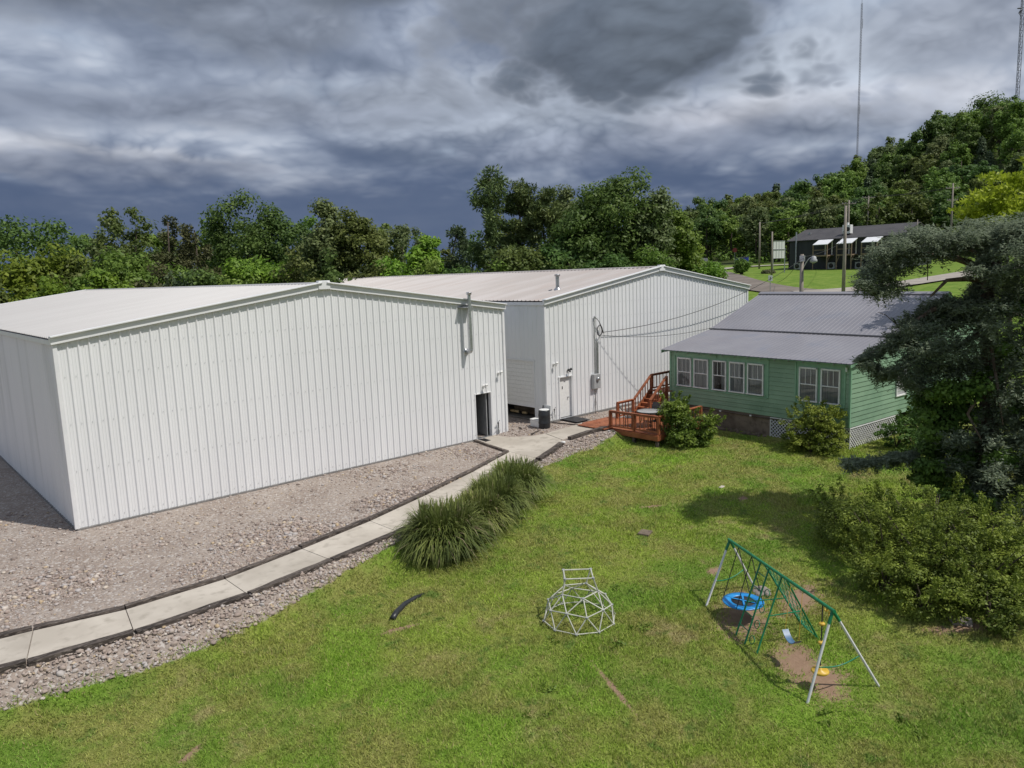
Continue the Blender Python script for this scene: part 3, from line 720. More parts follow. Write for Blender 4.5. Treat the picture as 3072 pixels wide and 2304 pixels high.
for i in range(26):
    z = .70+i*BH
    if z > 5.6: break
    y0_, y1_ = 0., HD
    if z+BH > 3.35:
        y0_ = float(np.interp(z+BH+.08, RZ[:3], RY[:3])); y1_ = float(np.interp(-(z+BH+.08), [-RZ[2], -RZ[3]], [RY[2], RY[3]]))
    lap(max(0, y0_), min(HD, y1_), z, BH, 'g')
# flat painted panels round the window groups
for (a, c) in ((-9.30, -3.86), (-2.48, -.22)):
    box('window_surround', ((a+c)/2, -.004, 2.42), (c-a, .03, 1.83), m_sidtrim, hs, bev=.004)
    box('sill_board', ((a+c)/2, -.03, 1.53), (c-a, .06, .06), m_sidtrim, hs)
    for e_ in (a, c): box('surround_edge', (e_, -.026, 2.42), (.07, .05, 1.78), m_sidtrim, hs)
box('frieze_board', (-8.0, -.04, 3.24), (2.6, .03, .16), m_sidtrim, hs)
box('corner_board', (.005, -.005, 2.03), (.09, .09, 2.65), m_sidtrim, hs)
box('corner_board', (-HL, -.005, 2.03), (.09, .09, 2.65), m_sidtrim, hs)
m_wframe = M('white_window_frame', (.70, .70, .68), (.78, .78, .76), 6, .6)
def window(s0, s1, z0_, z1_, kind):
    cx, w_, h_ = (s0+s1)/2, s1-s0, z1_-z0_; zc = (z0_+z1_)/2
    wd = box('window', (cx, -.022, zc), (w_-.02, .012, h_-.02), m_dark if kind == 'open' else m_curt, hs, bev=0)  # open sash: dark panel colour stands in for the unlit room
    if kind == 'open': box('curtain', (cx+.24, -.034, zc+.0), (.24, .01, h_-.2), m_curt, wd, bev=0)
    for xx in (s0+.03, s1-.03): box('frame', (xx, -.055, zc), (.065, .075, h_+.01), m_wframe, wd)
    box('frame', (cx, -.055, z1_-.03), (w_, .075, .07), m_wframe, wd)
    box('sill', (cx, -.07, z0_+.02), (w_+.06, .11, .055), m_wframe, wd)
    mz = z0_+h_*.50
    box('meeting_rail', (cx, -.058, mz), (w_-.1, .05, .045), m_wframe, wd)
    for k in (1, 2): box('mullion', (s0+.06+(w_-.12)*k/3, -.052, (mz+z1_)/2-.02), (.026, .03, z1_-mz-.08), m_wframe, wd)
    for k in range(3):
        a = s0+.06+(w_-.12)*k/3
        obj('pane', mesh_np('pane', [(a+.012, -.048, mz+.02), (a+(w_-.12)/3-.012, -.048, mz+.02), (a+(w_-.12)/3-.012, -.048, z1_-.06), (a+.012, -.048, z1_-.06)], [(0, 1, 2, 3)]), GLASS, wd)
    obj('pane', mesh_np('pane', [(s0+.06, -.048, z0_+.04), (s1-.06, -.048, z0_+.04), (s1-.06, -.048, mz-.02), (s0+.06, -.048, mz-.02)], [(0, 1, 2, 3)]), GLASS, wd)
for (a, c, k) in ((-9.12, -8.24, 'c'), (-8.07, -7.19, 'c'), (-6.93, -6.13, 'open'), (-5.95, -5.09, 'c'), (-4.95, -4.08, 'c'), (-2.30, -1.44, 'c'), (-1.28, -.41, 'c')):
    window(a, c, 1.62, 3.07 if a < -3 else 3.11, k)
# windows of the gable, mostly behind the cedar
wg = box('window', (.022, 4.3, 2.2), (.02, .9, 1.3), m_curt, hs, bev=0)
for yy in (3.87, 4.73): box('frame', (.05, yy, 2.2), (.07, .07, 1.36), m_wframe, wg)
for zz_ in (1.55, 2.2, 2.85): box('frame', (.05, 4.3, zz_), (.07, .9, .06), m_wframe, wg)
# metal roof
def hroof(name, y0_, z0_, y1_, z1_, s0, s1, n):
    L = math.hypot(y1_-y0_, z1_-z0_); td = np.array([0, (y1_-y0_)/L, (z1_-z0_)/L]); nd = np.array([0, -td[2], td[1]])
    if nd[2] < 0: nd = -nd
    w_ = (s1-s0)/n; u = []; v = []
    for k in range(4):
        for a, c in ((0, 0), (.018, .012), (.034, .012), (.052, 0)): u.append(w_*k/4+a); v.append(c)
    u.append(w_); v.append(0); first = None
    for i in range(n):
        if first is None:
            first = sheet(name, (s0, y0_, z0_), (1, 0, 0), td, nd, np.array(u), np.array(v), lambda q: 0., lambda q: L, m_hroof, hs).data
        else: obj(name, first, m_hroof, hs, (i*w_, 0, 0))
hroof('roof_panel', RY[0], RZ[0], RY[1]+.06, RZ[1]+.011, -10.0, .2, 11)
hroof('roof_panel', RY[1], RZ[1]+.045, RY[2], RZ[2], -10.0, .2, 11)
hroof('roof_panel', RY[3], RZ[3], RY[2], RZ[2], -10.0, .2, 11)
beam('seam_flashing', (-10.02, 3.72, 4.245), (.22, 3.72, 4.245), .16, .028, m_hroof, hs)
beam('seam_strip', (-10.02, 3.655, 4.205), (.22, 3.655, 4.205), .03, .035, m_base, hs)
beam('ridge_cap', (-10.02, 8.22, 5.95), (.22, 8.22, 5.95), .28, .03, m_hroof, hs, up=(0, -.36, .93))
beam('ridge_cap', (-10.02, 8.48, 5.95), (.22, 8.48, 5.95), .28, .03, m_hroof, hs, up=(0, .36, .93))
beam('ridge_strip', (-10.02, 8.06, 5.87), (.22, 8.06, 5.87), .03, .03, m_base, hs)
for s in (-9.95, .15):
    for k in range(3): beam('barge_board', (s, RY[k]+.02, RZ[k]-.10), (s, RY[k+1], RZ[k+1]-.10), .035, .14, m_sidtrim, hs)
beam('soffit', (-9.93, -.14, 3.385), (.14, -.14, 3.385), .34, .02, m_sidtrim, hs)
for i in range(15): beam('rafter_tail', (-9.7+i*.7, -.30, 3.36), (-9.7+i*.7, .02, 3.40), .05, .07, m_base, hs)
# under-floor: old foundation wall, water pipe, lattice skirts
box('foundation_wall', (-6.66, .10, .06), (5.88, .16, 1.28), m_found, hs, bev=.01)
box('foundation_wall', (-HL+.08, 6.4, .06), (.16, 12.6, 1.28), m_found, hs, bev=.01)
box('crawl_shade', (-1.85, .55, .1), (3.7, .05, 1.18), m_dark, hs, bev=0)  # dark sheet standing in for the shade behind the lattice
sweep_obj('water_pipe', [(-9.4, -.03, .62), (-6, -.035, .61), (-3.3, -.03, .60)], .03, M('brown_pipe', (.10, .075, .06), (.15, .11, .09), 5, .6), hs, 8)
for s in (-6.46, -4.75): box('pipe_joint', (s, -.045, .61), (.10, .07, .07), m_white, hs)
def lattice(org, ud_, L, z0_, z1_, nd):
    org, ud_, nd = (np.array(q, float) for q in (org, ud_, nd)); zb = np.array([0, 0, 1.]); P = []
    H = z1_-z0_; step = .17; w_ = .034
    for sgn, lift in ((1, 0), (-1, .008)):
        c = -H
        while c < L+H:
            a0, b0 = (c, 0.), (c+sgn*H, H)
            # clip to [0,L]
            t0, t1 = 0., 1.; dx_ = b0[0]-a0[0]
            for lim, s_ in ((0, 1), (L, -1)):
                va, vb = s_*(a0[0]-lim), s_*(b0[0]-lim)
                if va < 0 and vb < 0: t0, t1 = 1, 0
                elif va < 0: t0 = max(t0, va/(va-vb))
                elif vb < 0: t1 = min(t1, va/(va-vb))
            if t1-t0 > .02:
                p = org+ud_*(a0[0]+dx_*t0)+zb*(z0_+H*t0)+nd*lift; q = org+ud_*(a0[0]+dx_*t1)+zb*(z0_+H*t1)+nd*lift
                T = (q-p)/np.linalg.norm(q-p); S = np.cross(nd, T)*w_/2
                V = [p-S, p+S, q+S, q-S, p-S+nd*.008, p+S+nd*.008, q+S+nd*.008, q-S+nd*.008]
                P.append((V, [(3, 2, 1, 0), (4, 5, 6, 7), (0, 1, 5, 4), (1, 2, 6, 5), (2, 3, 7, 6), (3, 0, 4, 7)]))
            c += step*1.0
    V, F = join(P)
    tag(obj('lattice', mesh_np('lattice', V, F), m_lat, hs), kind='stuff')
lattice((-3.70, -.01, 0), (1, 0, 0), 3.70, -.30, .66, (0, -1, 0))
lattice((.01, 0, 0), (0, 1, 0), 4.2, -.25, .66, (1, 0, 0))
for a, c in (((-3.70, -.03, -.28), (0, -.03, -.28)), ((-3.7, -.03, .66), (0, -.03, .66)), ((-3.7, -.03, -.3), (-3.7, -.03, .66))): beam('lattice_frame', a, c, .04, .04, m_lat, hs)
for a, c in (((.03, 0, .66), (.03, 4.2, .66)), ((.03, 0.02, -.3), (.03, 0.02, .66))): beam('lattice_frame', a, c, .04, .04, m_lat, hs)
box('gutter_outlet', (-.12, -.12, 3.16), (.05, .08, .18), m_white, hs)
FR.pop()

# ------------------------------------------------------------------ deck
dk = thing('wooden_deck', 'low red-stained deck with railings and stairs up to the house', 'deck', (22.9, -4.5, -.3))
DZ = .25
m_pick = M('dark_stained_wood', (.16, .05, .022), (.24, .075, .03), 4, .6, rnd=.15)
def railing(p, q, z0_, z1_, nb, posts=(True, True), slope=0.):
    p = np.array(p, float); q = np.array(q, float)
    P0, Q0 = np.array([*p, z0_]), np.array([*q, z0_+slope]); P1, Q1 = np.array([*p, z1_]), np.array([*q, z1_+slope]); up = np.array([0, 0, 1.])
    for c, f in ((P0, posts[0]), (Q0, posts[1])):
        if f: beam('post', c-up*.02, c+up*(z1_-z0_-.02), .095, .095, m_wood, dk)
    beam('handrail', P1, Q1, .14, .04, m_wood, dk, bev=.004)
    beam('upper_rail', P1-up*.06, Q1-up*.06, .04, .07, m_wood, dk); beam('lower_rail', P0+up*.10, Q0+up*.10, .04, .07, m_wood, dk)
    for i in range(nb):
        k = (i+.5)/nb; a = P0+(Q0-P0)*k; b_ = P1+(Q1-P1)*k
        beam('baluster', a+up*.09, b_-up*.06, .035, .035, m_pick, dk)
fl_, fr_ = (21.47, -3.77), (21.62, -6.45)
railing(fl_, (21.545, -5.12), DZ, 1.07, 6); railing((21.545, -5.12), fr_, DZ, 1.07, 6, (False, True)); railing(fr_, (24.9, -6.45), DZ, 1.07, 14)
railing((23.4, -2.6), (24.66, -2.6), DZ, 1.05, 5)
for i in range(33):
    y = -6.42+i*.142
    if y > -1.95: break
    x1 = 25.6 if y < -2.6 else 23.45
    beam('deck_board', (21.5, y, DZ-.018), (x1, y, DZ-.018), .134, .034, m_wood, dk)
for i in range(12): beam('deck_board', (20.86, -3.86+i*.142, DZ+.028), (21.47, -3.86+i*.142, DZ+.028), .134, .034, m_wood, dk)
beam('rim_joist', (21.46, -6.5, .10), (21.46, -1.85, .10), .045, .22, m_wood, dk); beam('rim_joist', (21.44, -6.5, .10), (25.6, -6.5, .10), .045, .22, m_wood, dk)
for x, y in ((21.56, -5.12), (21.6, -6.4), (24, -6.4)): box('footing_post', (x, y, -.2), (.14, .14, .5), m_tie, dk)
NS, SX0, SX1, LZ = 6, 24.72, 26.12, 1.32
for i in range(NS-1):
    x = SX0+(SX1-SX0)*(i)/(NS-1); z = DZ+(LZ-DZ)*(i+1)/NS
    box('stair_tread', (x+.15, -3.08, z-.02), (.31, .98, .04), m_wood, dk); box('stair_riser', (x+.02, -3.08, z-.11), (.025, .96, .15), m_wood, dk)
for y in (-2.57, -3.58): beam('stringer', (SX0, y, DZ+.06), (SX1+.1, y, LZ-.06), .04, .24, m_wood, dk)
railing((24.74, -2.6), (26.14, -2.6), DZ+.05, 1.07, 7, (False, False), 1.06)
railing((24.74, -3.58), (26.14, -3.58), DZ+.05, 1.07, 7, (True, True), 1.06)
for i in range(9): beam('deck_board', (26.1+i*.142, -3.6 if i < 4 else -3.3, LZ-.018), (26.1+i*.142, -2.55, LZ-.018), .134, .034, m_wood, dk)
for i in range(4): beam('deck_board', (27.38+i*.142, -3.25, LZ-.018), (27.38+i*.142, -2.55, LZ-.018), .134, .034, m_wood, dk)
railing((26.16, -2.6), (27.85, -2.6), LZ, 2.14, 6)
for x, y in ((26.16, -2.6), (27.85, -2.6), (26.2, -3.55)): beam('post', (x, y, -.2), (x, y, LZ-.03), .095, .095, m_wood, dk)

# ------------------------------------------------------------------ patio furniture
m_iron = M('dark_patio_metal', (.02, .018, .016), (.035, .03, .028), 8, .4)
tb = thing('patio_table', 'round grey-topped patio table on the red deck', 'table', (22.9, -4.95, DZ))
lathe('table_top', [(.02, -.02), (.56, -.02), (.58, -.008), (.56, .004), (.02, .006)], M('frosted_top', (.30, .31, .31), (.36, .37, .37), 3, .25), tb, (22.9, -4.95, DZ+.72), 36)
lathe('rim', [(.565, -.03), (.60, -.028), (.60, .01), (.565, .012), (.565, -.03)], m_iron, tb, (22.9, -4.95, DZ+.72), 36)
for k in range(4):
    a = R_(45+90*k); sweep_obj('leg', [(22.9+.46*math.cos(a), -4.95+.46*math.sin(a), DZ+.70), (22.9+.34*math.cos(a), -4.95+.34*math.sin(a), DZ+.4), (22.9+.46*math.cos(a), -4.95+.46*math.sin(a), DZ)], .016, m_iron, tb)
def patio_chair(x, y, yaw, label):
    FR.append(Matrix.Translation((x, y, DZ)) @ Matrix.Rotation(yaw, 4, 'Z'))
    c = thing('patio_chair', label, 'chair', (0, 0, 0), 'chairs around the patio table')
    box('seat', (0, 0, .42), (.46, .46, .025), m_iron, c)
    V, F = [], []
    for i in range(6):
        z = .46+.09*i; xx = -.22-.02*i-.006*i*i
        for s in (-.21+.008*i, .21-.008*i): V.append((xx, s, z))
    F = [(2*i, 2*i+1, 2*i+3, 2*i+2) for i in range(5)]
    V = V+[(v[0]-.02, v[1], v[2]) for v in V]; F = F+[tuple(q+12 for q in f[::-1]) for f in F]
    obj('backrest', mesh_np('backrest', V, F), m_iron, c)
    for sx in (-.2, .2):
        for sy in (-.2, .2): tube('leg', (sx*1.15, sy*1.1, 0), (sx, sy, .42), .013, m_iron, c)
    for sy in (-.24, .24):
        sweep_obj('armrest', [(-.26, sy, .68), (0, sy, .66), (.2, sy, .64), (.23, sy, .55), (.2, sy, .42)], .014, m_iron, c)
    FR.pop()
patio_chair(22.35, -4.25, R_(-50), 'dark metal patio chair left of the round table, near the front rail')
patio_chair(23.7, -4.6, R_(200), 'dark metal patio chair behind the round table, by the stairs')
patio_chair(22.45, -5.75, R_(55), 'dark metal patio chair right of the round table, behind balusters')

# ------------------------------------------------------------------ lawn furniture: swing set
def z7(x, y): return (2050+x/2.766, 1550+y/2.766)
GZS = -.55
def g7(x, y, z=GZS): return U(*z7(x, y), z)
ss_ = [g7(180, 745), g7(605, 590), g7(1025, 1535), g7(1640, 1405)]
m1, m2 = (ss_[0]+ss_[1])/2, (ss_[2]+ss_[3])/2
def vert_on(px, G):
    d = ray(*px); n_ = d[:2]; k = ((G[:2]-CAM[:2])@n_)/(n_@n_); return CAM+k*d
T1, T2 = vert_on(z7(385, 195), m1), vert_on(z7(1240, 778), m2)
sw = thing('swing_set', 'swing set with green top bar, white legs and a green climbing net', 'swing set', ((m1+m2)/2))
bdir = (T2-T1)/np.linalg.norm(T2-T1)
tube('top_bar', T1-bdir*.06, T2+bdir*.06, .034, m_ggreen, sw, 12)
for k, T, (fa, fb) in ((0, T1, ss_[:2]), (1, T2, ss_[2:])):
    for f in (fa, fb):
        dv = (f-T)/np.linalg.norm(f-T)
        tube('leg', T+dv*.22, f-np.array([0, 0, .08]), .026, m_gwhite, sw, 10); tube('leg_socket', T+dv*.02, T+dv*.26, .033, m_ggreen, sw, 10)
    q = np.linspace(0, 1, 9); a = T+(fa-T)*.62; b_ = T+(fb-T)*.58
    pts = a[None]+(b_-a)[None]*q[:, None]; pts[:, 2] -= .10*np.sin(np.pi*q)
    sweep_obj('cross_brace', pts, .014, m_ggreen, sw, 6)
def on_bar(px):
    d = ray(*z7(*px)); # point of the bar nearest the sight line
    w0 = CAM-T1; b1 = d@bdir; a1 = d@d; dd = d@w0; ee = bdir@w0
    return T1+bdir*((a1*ee-b1*dd)/(a1-b1*b1))
lad = [((630, 392), (435, 985)), ((700, 440), (510, 1055)), ((800, 520), (610, 1135))]
Lp = [(on_bar(a), g7(*c)) for a, c in lad]
for a, c in Lp: tube('ladder_pole', a, c, .020, m_ggreen, sw, 8)
for k in (.14, .32, .48, .66, .84):
    tube('ladder_rung', Lp[0][0]+(Lp[0][1]-Lp[0][0])*k, Lp[1][0]+(Lp[1][1]-Lp[1][0])*k, .011, m_ggreen, sw)
for k in (.3, .5, .7, .9):
    c = Lp[1][0]*.6+Lp[2][0]*.4+((Lp[1][1]*.6+Lp[2][1]*.4)-(Lp[1][0]*.6+Lp[2][0]*.4))*k; a = np.linspace(0, 2*np.pi, 15)
    ax = (Lp[0][1]-Lp[2][1]); ax /= np.linalg.norm(ax); dn = (Lp[1][1]-Lp[1][0]); dn /= np.linalg.norm(dn)
    sweep_obj('ladder_loop', c[None]+.085*(np.cos(a)[:, None]*ax+np.sin(a)[:, None]*dn), .010, m_ggreen, sw, 6)
Np = [(on_bar((655, 405)), g7(985, 905)), (on_bar((838, 530)), g7(1120, 1018))]
for a, c in Np: tube('net_pole', a, c, .020, m_ggreen, sw, 8)
for ka, kb in ((.55, .55),): tube('net_brace', Lp[0][0]+(Lp[0][1]-Lp[0][0])*ka, Np[0][0]+(Np[0][1]-Np[0][0])*kb, .013, m_ggreen, sw); tube('net_brace', Lp[2][0]+(Lp[2][1]-Lp[2][0])*.52, Np[1][0]+(Np[1][1]-Np[1][0])*.52, .013, m_ggreen, sw)
P = []
def netp(u_, v_):
    a = Np[0][0]+(Np[0][1]-Np[0][0])*v_; c = Np[1][0]+(Np[1][1]-Np[1][0])*v_
    q = a+(c-a)*u_; return q-np.array([0, 0, .13*math.sin(math.pi*u_)*math.sin(math.pi*v_)])
m_net = M('green_net_rope', (.02, .25, .13), (.05, .34, .2), 30, .7)
for k in range(-5, 12):
    for sgn in (1, -1):
        pts = []
        for i in range(13):
            v_ = i/12; u_ = k/6+sgn*v_*.9+(0 if sgn > 0 else .9)
            if -.01 <= u_ <= 1.01: pts.append(netp(u_, v_))
        if len(pts) > 2: P.append(sweep(pts, .0075, 4))
V, F = join(P); tag(obj('climbing_net', mesh_np('climbing_net', V, F), m_net, sw), kind='stuff')
# saucer swing
dc = U(*z7(497, 700), GZS+.44)
sa = thing('saucer_swing', 'round blue saucer swing with black web hung under the green bar', 'swing', dc)
a = np.linspace(0, 2*np.pi, 41); Rs = .47
V, F = [], []
for r_, z_ in ((.27, .006), (.38, .010), (.465, .004), (.465, -.016), (.38, -.02), (.27, -.012)):
    V += [(dc[0]+r_*math.cos(q), dc[1]+r_*math.sin(q), dc[2]+z_) for q in a[:-1]]
F = [(i*40+j, i*40+(j+1) % 40, ((i+1) % 6)*40+(j+1) % 40, ((i+1) % 6)*40+j) for i in range(6) for j in range(40)]
obj('ring', mesh_np('ring', V, F, True), m_blue, sa)
lathe('web', [(.01, -.004), (.28, .004), (.28, -.004), (.01, -.012)], m_rope, sa, dc, 28)
for k in range(2): box('web_strap', dc+np.array([0, 0, .02]), (.56, .045, .012), m_blue, sa, rot=R_(35+70*k))
tb1, tb2 = on_bar((440, 270)), on_bar((548, 345))
perp = np.array([-bdir[1], bdir[0], 0])
for tb_, sg in ((tb1, -1), (tb2, 1)):
    for s2 in (-1, 1):
        e_ = dc+bdir*[1, 1, 0]*sg*.33+perp*s2*.33
        tube('rope', tb_-np.array([0, 0, .03]), e_, .011, m_rope, sa, 6)
# belt swing
bc = U(*z7(900, 1020), GZS+.52)
bs_ = thing('belt_swing', 'faded blue belt seat swing on thin yellow chains', 'swing', bc)
q = np.linspace(-1, 1, 9); hor = np.array([bdir[0], bdir[1], 0]); hor /= np.linalg.norm(hor)
V = []
for i in q:
    for s2 in (-1, 1):
        V.append(bc+hor*i*.26+perp*s2*.07+np.array([0, 0, .15*i*i-.05]))
V = np.array(V); V = np.vstack([V, V-np.array([0, 0, .012])])
F = [(2*i, 2*i+1, 2*i+3, 2*i+2) for i in range(8)]; F += [tuple(k+18 for k in f[::-1]) for f in F]
obj('seat', mesh_np('seat', V, F, True), m_seatb, bs_)
tbm = on_bar((930, 590)); 
for sg in (-1, 1):
    tube('chain', tbm+hor*sg*.22-np.array([0, 0, .03]), bc+hor*sg*.26+np.array([0, 0, .10]), .005, m_yel, bs_, 5)
# disc swing on a knotted rope
ds = U(*z7(1135, 1280), GZS+.34); top = on_bar((1150, 730))
di = thing('disc_swing', 'yellow disc swing on a rope with yellow climbing knobs', 'swing', ds)
lathe('disc', [(.01, -.03), (.15, -.03), (.17, 0), (.15, .03), (.03, .035), (.03, .1), (.01, .1)], m_yel, di, ds, 24)
tube('rope', ds, top, .012, m_rope, di, 6)
for k in (.42, .70): lathe('knob', [(.01, -.03), (.05, -.025), (.065, 0), (.05, .025), (.01, .03)], m_yel, di, ds+(top-ds)*k, 14)
for k, px in enumerate(((1160, 770), (1182, 825))):
    pk = on_bar(px)-np.array([0, 0, .05+.07*k]); sweep_obj('hand_ring', pk[None]+.055*np.c_[np.cos(a[::3])*bdir[0], np.cos(a[::3])*bdir[1], np.sin(a[::3])], .018, m_yel, di, 8)

# ------------------------------------------------------------------ geodesic climbing dome
dcx = (U(1633, 1880, -.6)+U(1850, 1857, -.6))/2+np.array([.12, .30, 0])+.10*np.array([_r[0], _r[1], 0])-.10*np.array([_f[0], _f[1], 0]); dcx[2] = tz(dcx[0], dcx[1])
dm_ = thing('climbing_dome', 'small white tube climbing dome with a square frame on top', 'climbing dome', dcx)
bm = bmesh.new(); bmesh.ops.create_icosphere(bm, subdivisions=2, radius=.86)
# put a vertex on top
yawd = R_(20); up_v = max(bm.verts, key=lambda v: v.co.z)
keep = [v for v in bm.verts if v.co.z > -.02]
def dpt(co):
    c_ = Matrix.Rotation(yawd, 3, 'Z') @ co; return np.array([dcx[0]+c_.x, dcx[1]+c_.y, dcx[2]+.03+max(0, c_.z)*.92])
for e_ in bm.edges:
    a_, b_ = e_.verts
    if a_.co.z > -.02 and b_.co.z > -.02 and up_v not in (a_, b_): tube('strut', dpt(a_.co), dpt(b_.co), .0145, m_dome, dm_, 7)
for v in keep:
    if v != up_v: obj('joint', shared(unit_tube(8), m_grey), m_grey, dm_, dpt(v.co), None, (.036, .036, .03))
ring = sorted([v.co.copy() for v in keep if v != up_v and (v.co-up_v.co).length < .55], key=lambda c: math.atan2(c.y, c.x))
RP = [dpt(c) for c in ring]; bm.free()
fw = np.array([_f[0], _f[1], 0]); fw /= np.linalg.norm(fw); rt = np.array([_r[0], _r[1], 0])
cen = np.mean(RP, axis=0)+fw*.12
SQ = [cen+rt*a_*.33+fw*b_*.27+np.array([0, 0, .36]) for a_, b_ in ((-1, -1), (1, -1), (1, 1), (-1, 1))]
for i in range(4):
    tube('frame_bar', SQ[i], SQ[(i+1) % 4], .0175, m_dome, dm_, 7)
    nr = min(RP, key=lambda p_: np.linalg.norm((p_-SQ[i])[:2])); tube('frame_post', SQ[i], nr, .019, m_dome, dm_, 7)
    obj('joint', shared(unit_tube(8), m_grey), m_grey, dm_, SQ[i], None, (.036, .036, .04))

# ------------------------------------------------------------------ small things on the lawn
hp = np.array([(4.30, -11.50), (4.55, -11.28), (4.95, -11.04), (5.35, -10.92), (5.66, -10.88)])
tag(sweep_obj('drain_hose', [(x, y, tz(x, y)+.055-.01*i) for i, (x, y) in enumerate(hp)], [.075, .075, .07, .06, .035], m_blackp, n=10), 'curved black corrugated drain pipe lying on the lawn', 'pipe')
pv = U(1935, 1600, -.47)
tag(box('paving_stone', (pv[0], pv[1], tz(pv[0], pv[1])+.03), (.42, .36, .07), m_found, rot=R_(20), bev=.015), 'flat square brown paving stone alone in the lawn', 'paver')
pv = U(2165, 1464, -.4)
tag(box('pale_stone', (pv[0], pv[1], tz(pv[0], pv[1])+.015), (.28, .14, .05), m_conc, rot=R_(10), bev=.02), 'small pale flat stone in the lawn before the house', 'stone')
def rock(x, y, r, label, group, mat=None, zs=.7):
    bm = bmesh.new(); bmesh.ops.create_icosphere(bm, subdivisions=2, radius=r)
    o_ = random.uniform(0, 50)
    for v in bm.verts:
        n_ = v.co.normalized(); k = 1+.25*math.sin(n_.x*3+o_)*math.cos(n_.y*4+o_*2)+random.uniform(-.07, .07); v.co = Vector((v.co.x*k, v.co.y*k*.85, v.co.z*k*zs))
    me = bpy.data.meshes.new('rock'); bm.to_mesh(me); bm.free()
    tag(obj('rock', me, mat or m_stone, None, (x, y, tz(x, y)+r*zs*.35), random.uniform(0, 6)), label, 'rock', group)
for i, (x, y) in enumerate(((595, 640), (630, 665), (668, 640), (700, 635), (690, 665), (655, 630), (608, 612))):
    p = g7(x, y); rock(p[0], p[1], .085+.025*(i % 3), 'rounded grey field stone in the small heap behind the saucer swing', 'stones heaped behind the swing')
for i, (x, y) in enumerate(((1110, 945), (1155, 950))):
    p = U(2200+x/1.6525, 1300+y/1.6525, -.5); rock(p[0], p[1], .17, ('left', 'right')[i]+' one of two grey stones at the foot of the front shrub', 'stones under the shrub')
FRK = []
for i in range(26):
    s = -8.6+i*.19; n_ = -.25-.18*random.random()
    w_ = Matrix.Translation((HA[0], HA[1], 0)) @ Matrix.Rotation(HROT, 4, 'Z') @ Vector((s, n_, 0))
    rock(w_.x, w_.y, random.uniform(.07, .15), 'brown rubble stone along the foot of the house foundation', 'rubble at the foundation', m_found)
p = U(1400+1280*.226, 1200+607*.226, 0)
tag(lathe('pipe_end', [(.04, -.1), (.05, -.1), (.05, .1), (.04, .1), (.04, -.1)], m_white, None, (p[0], p[1], tz(p[0], p[1])+.05), 12, Matrix.Rotation(R_(90), 4, 'X') @ Matrix.Rotation(R_(50), 4, 'Y')), 'white plastic pipe stub between the two thick timbers', 'pipe')

# ------------------------------------------------------------------ across the road: dark building
m_char = M('charcoal_siding', (.030, .033, .038), (.042, .045, .05), 1, .6, stretch=(1, 1, .2))
m_charroof = M('charcoal_roof', (.055, .052, .055), (.075, .07, .072), .6, .7)
m_charlit = M('charcoal_sunlit', (.085, .095, .10), (.105, .115, .12), 1, .6)  # charcoal siding again, lightened to carry the sunlight on this gable
bk = thing('dark_building', 'long charcoal building with white porch awnings across the road', 'building', (104, 21, 6.5))
bx0, bx1, by0, by1, bz0, bze, bzr = 100.0, 111.0, 13.1, 28.8, 6.0, 10.8, 12.5
box('front_wall', (bx0+.1, (by0+by1)/2, (bz0+bze)/2), (.2, by1-by0, bze-bz0), m_char, bk, bev=0)
box('back_wall', (bx1-.1, (by0+by1)/2, (bz0+bze)/2), (.2, by1-by0, bze-bz0), m_char, bk, bev=0)
for yy, mt in ((by0, m_charlit), (by1, m_char)):
    V = [(bx0, yy, bz0), (bx1, yy, bz0), (bx1, yy, bze), ((bx0+bx1)/2, yy, bzr-.1), (bx0, yy, bze)]
    V2 = [(x, y+(.15 if yy == by0 else -.15), z) for x, y, z in V]
    obj('gable_wall', mesh_np('gable_wall', V+V2, [tuple(range(5)), tuple(range(9, 4, -1))]+[(i, (i+1) % 5, 5+(i+1) % 5, 5+i) for i in range(5)]), mt, bk)
for sx in (-1, 1):
    xm = (bx0+bx1)/2; xe = bx0-.25 if sx < 0 else bx1+.25
    V = [(xm, by0-.25, bzr), (xm, by1+.25, bzr), (xe, by1+.25, bze-.02), (xe, by0-.25, bze-.02)]; V += [(x, y, z-.1) for x, y, z in V]
    obj('roof_slope', mesh_np('roof_slope', V, [(0, 1, 2, 3), (7, 6, 5, 4), (0, 3, 7, 4), (1, 0, 4, 5), (2, 1, 5, 6), (3, 2, 6, 7)]), m_charroof, bk)
box('roof_vent', (102.8, 27.0, 11.75), (.3, .3, .35), m_galv, bk); tube('stack', (99.7, 27.5, 7), (99.7, 27.5, 12.0), .1, m_galv, bk)
m_awn = M('white_awning', (.76, .77, .78), (.82, .82, .83), 2, .4)
m_pw = M('raw_porch_wood', (.22, .16, .11), (.31, .23, .16), 3, .8)
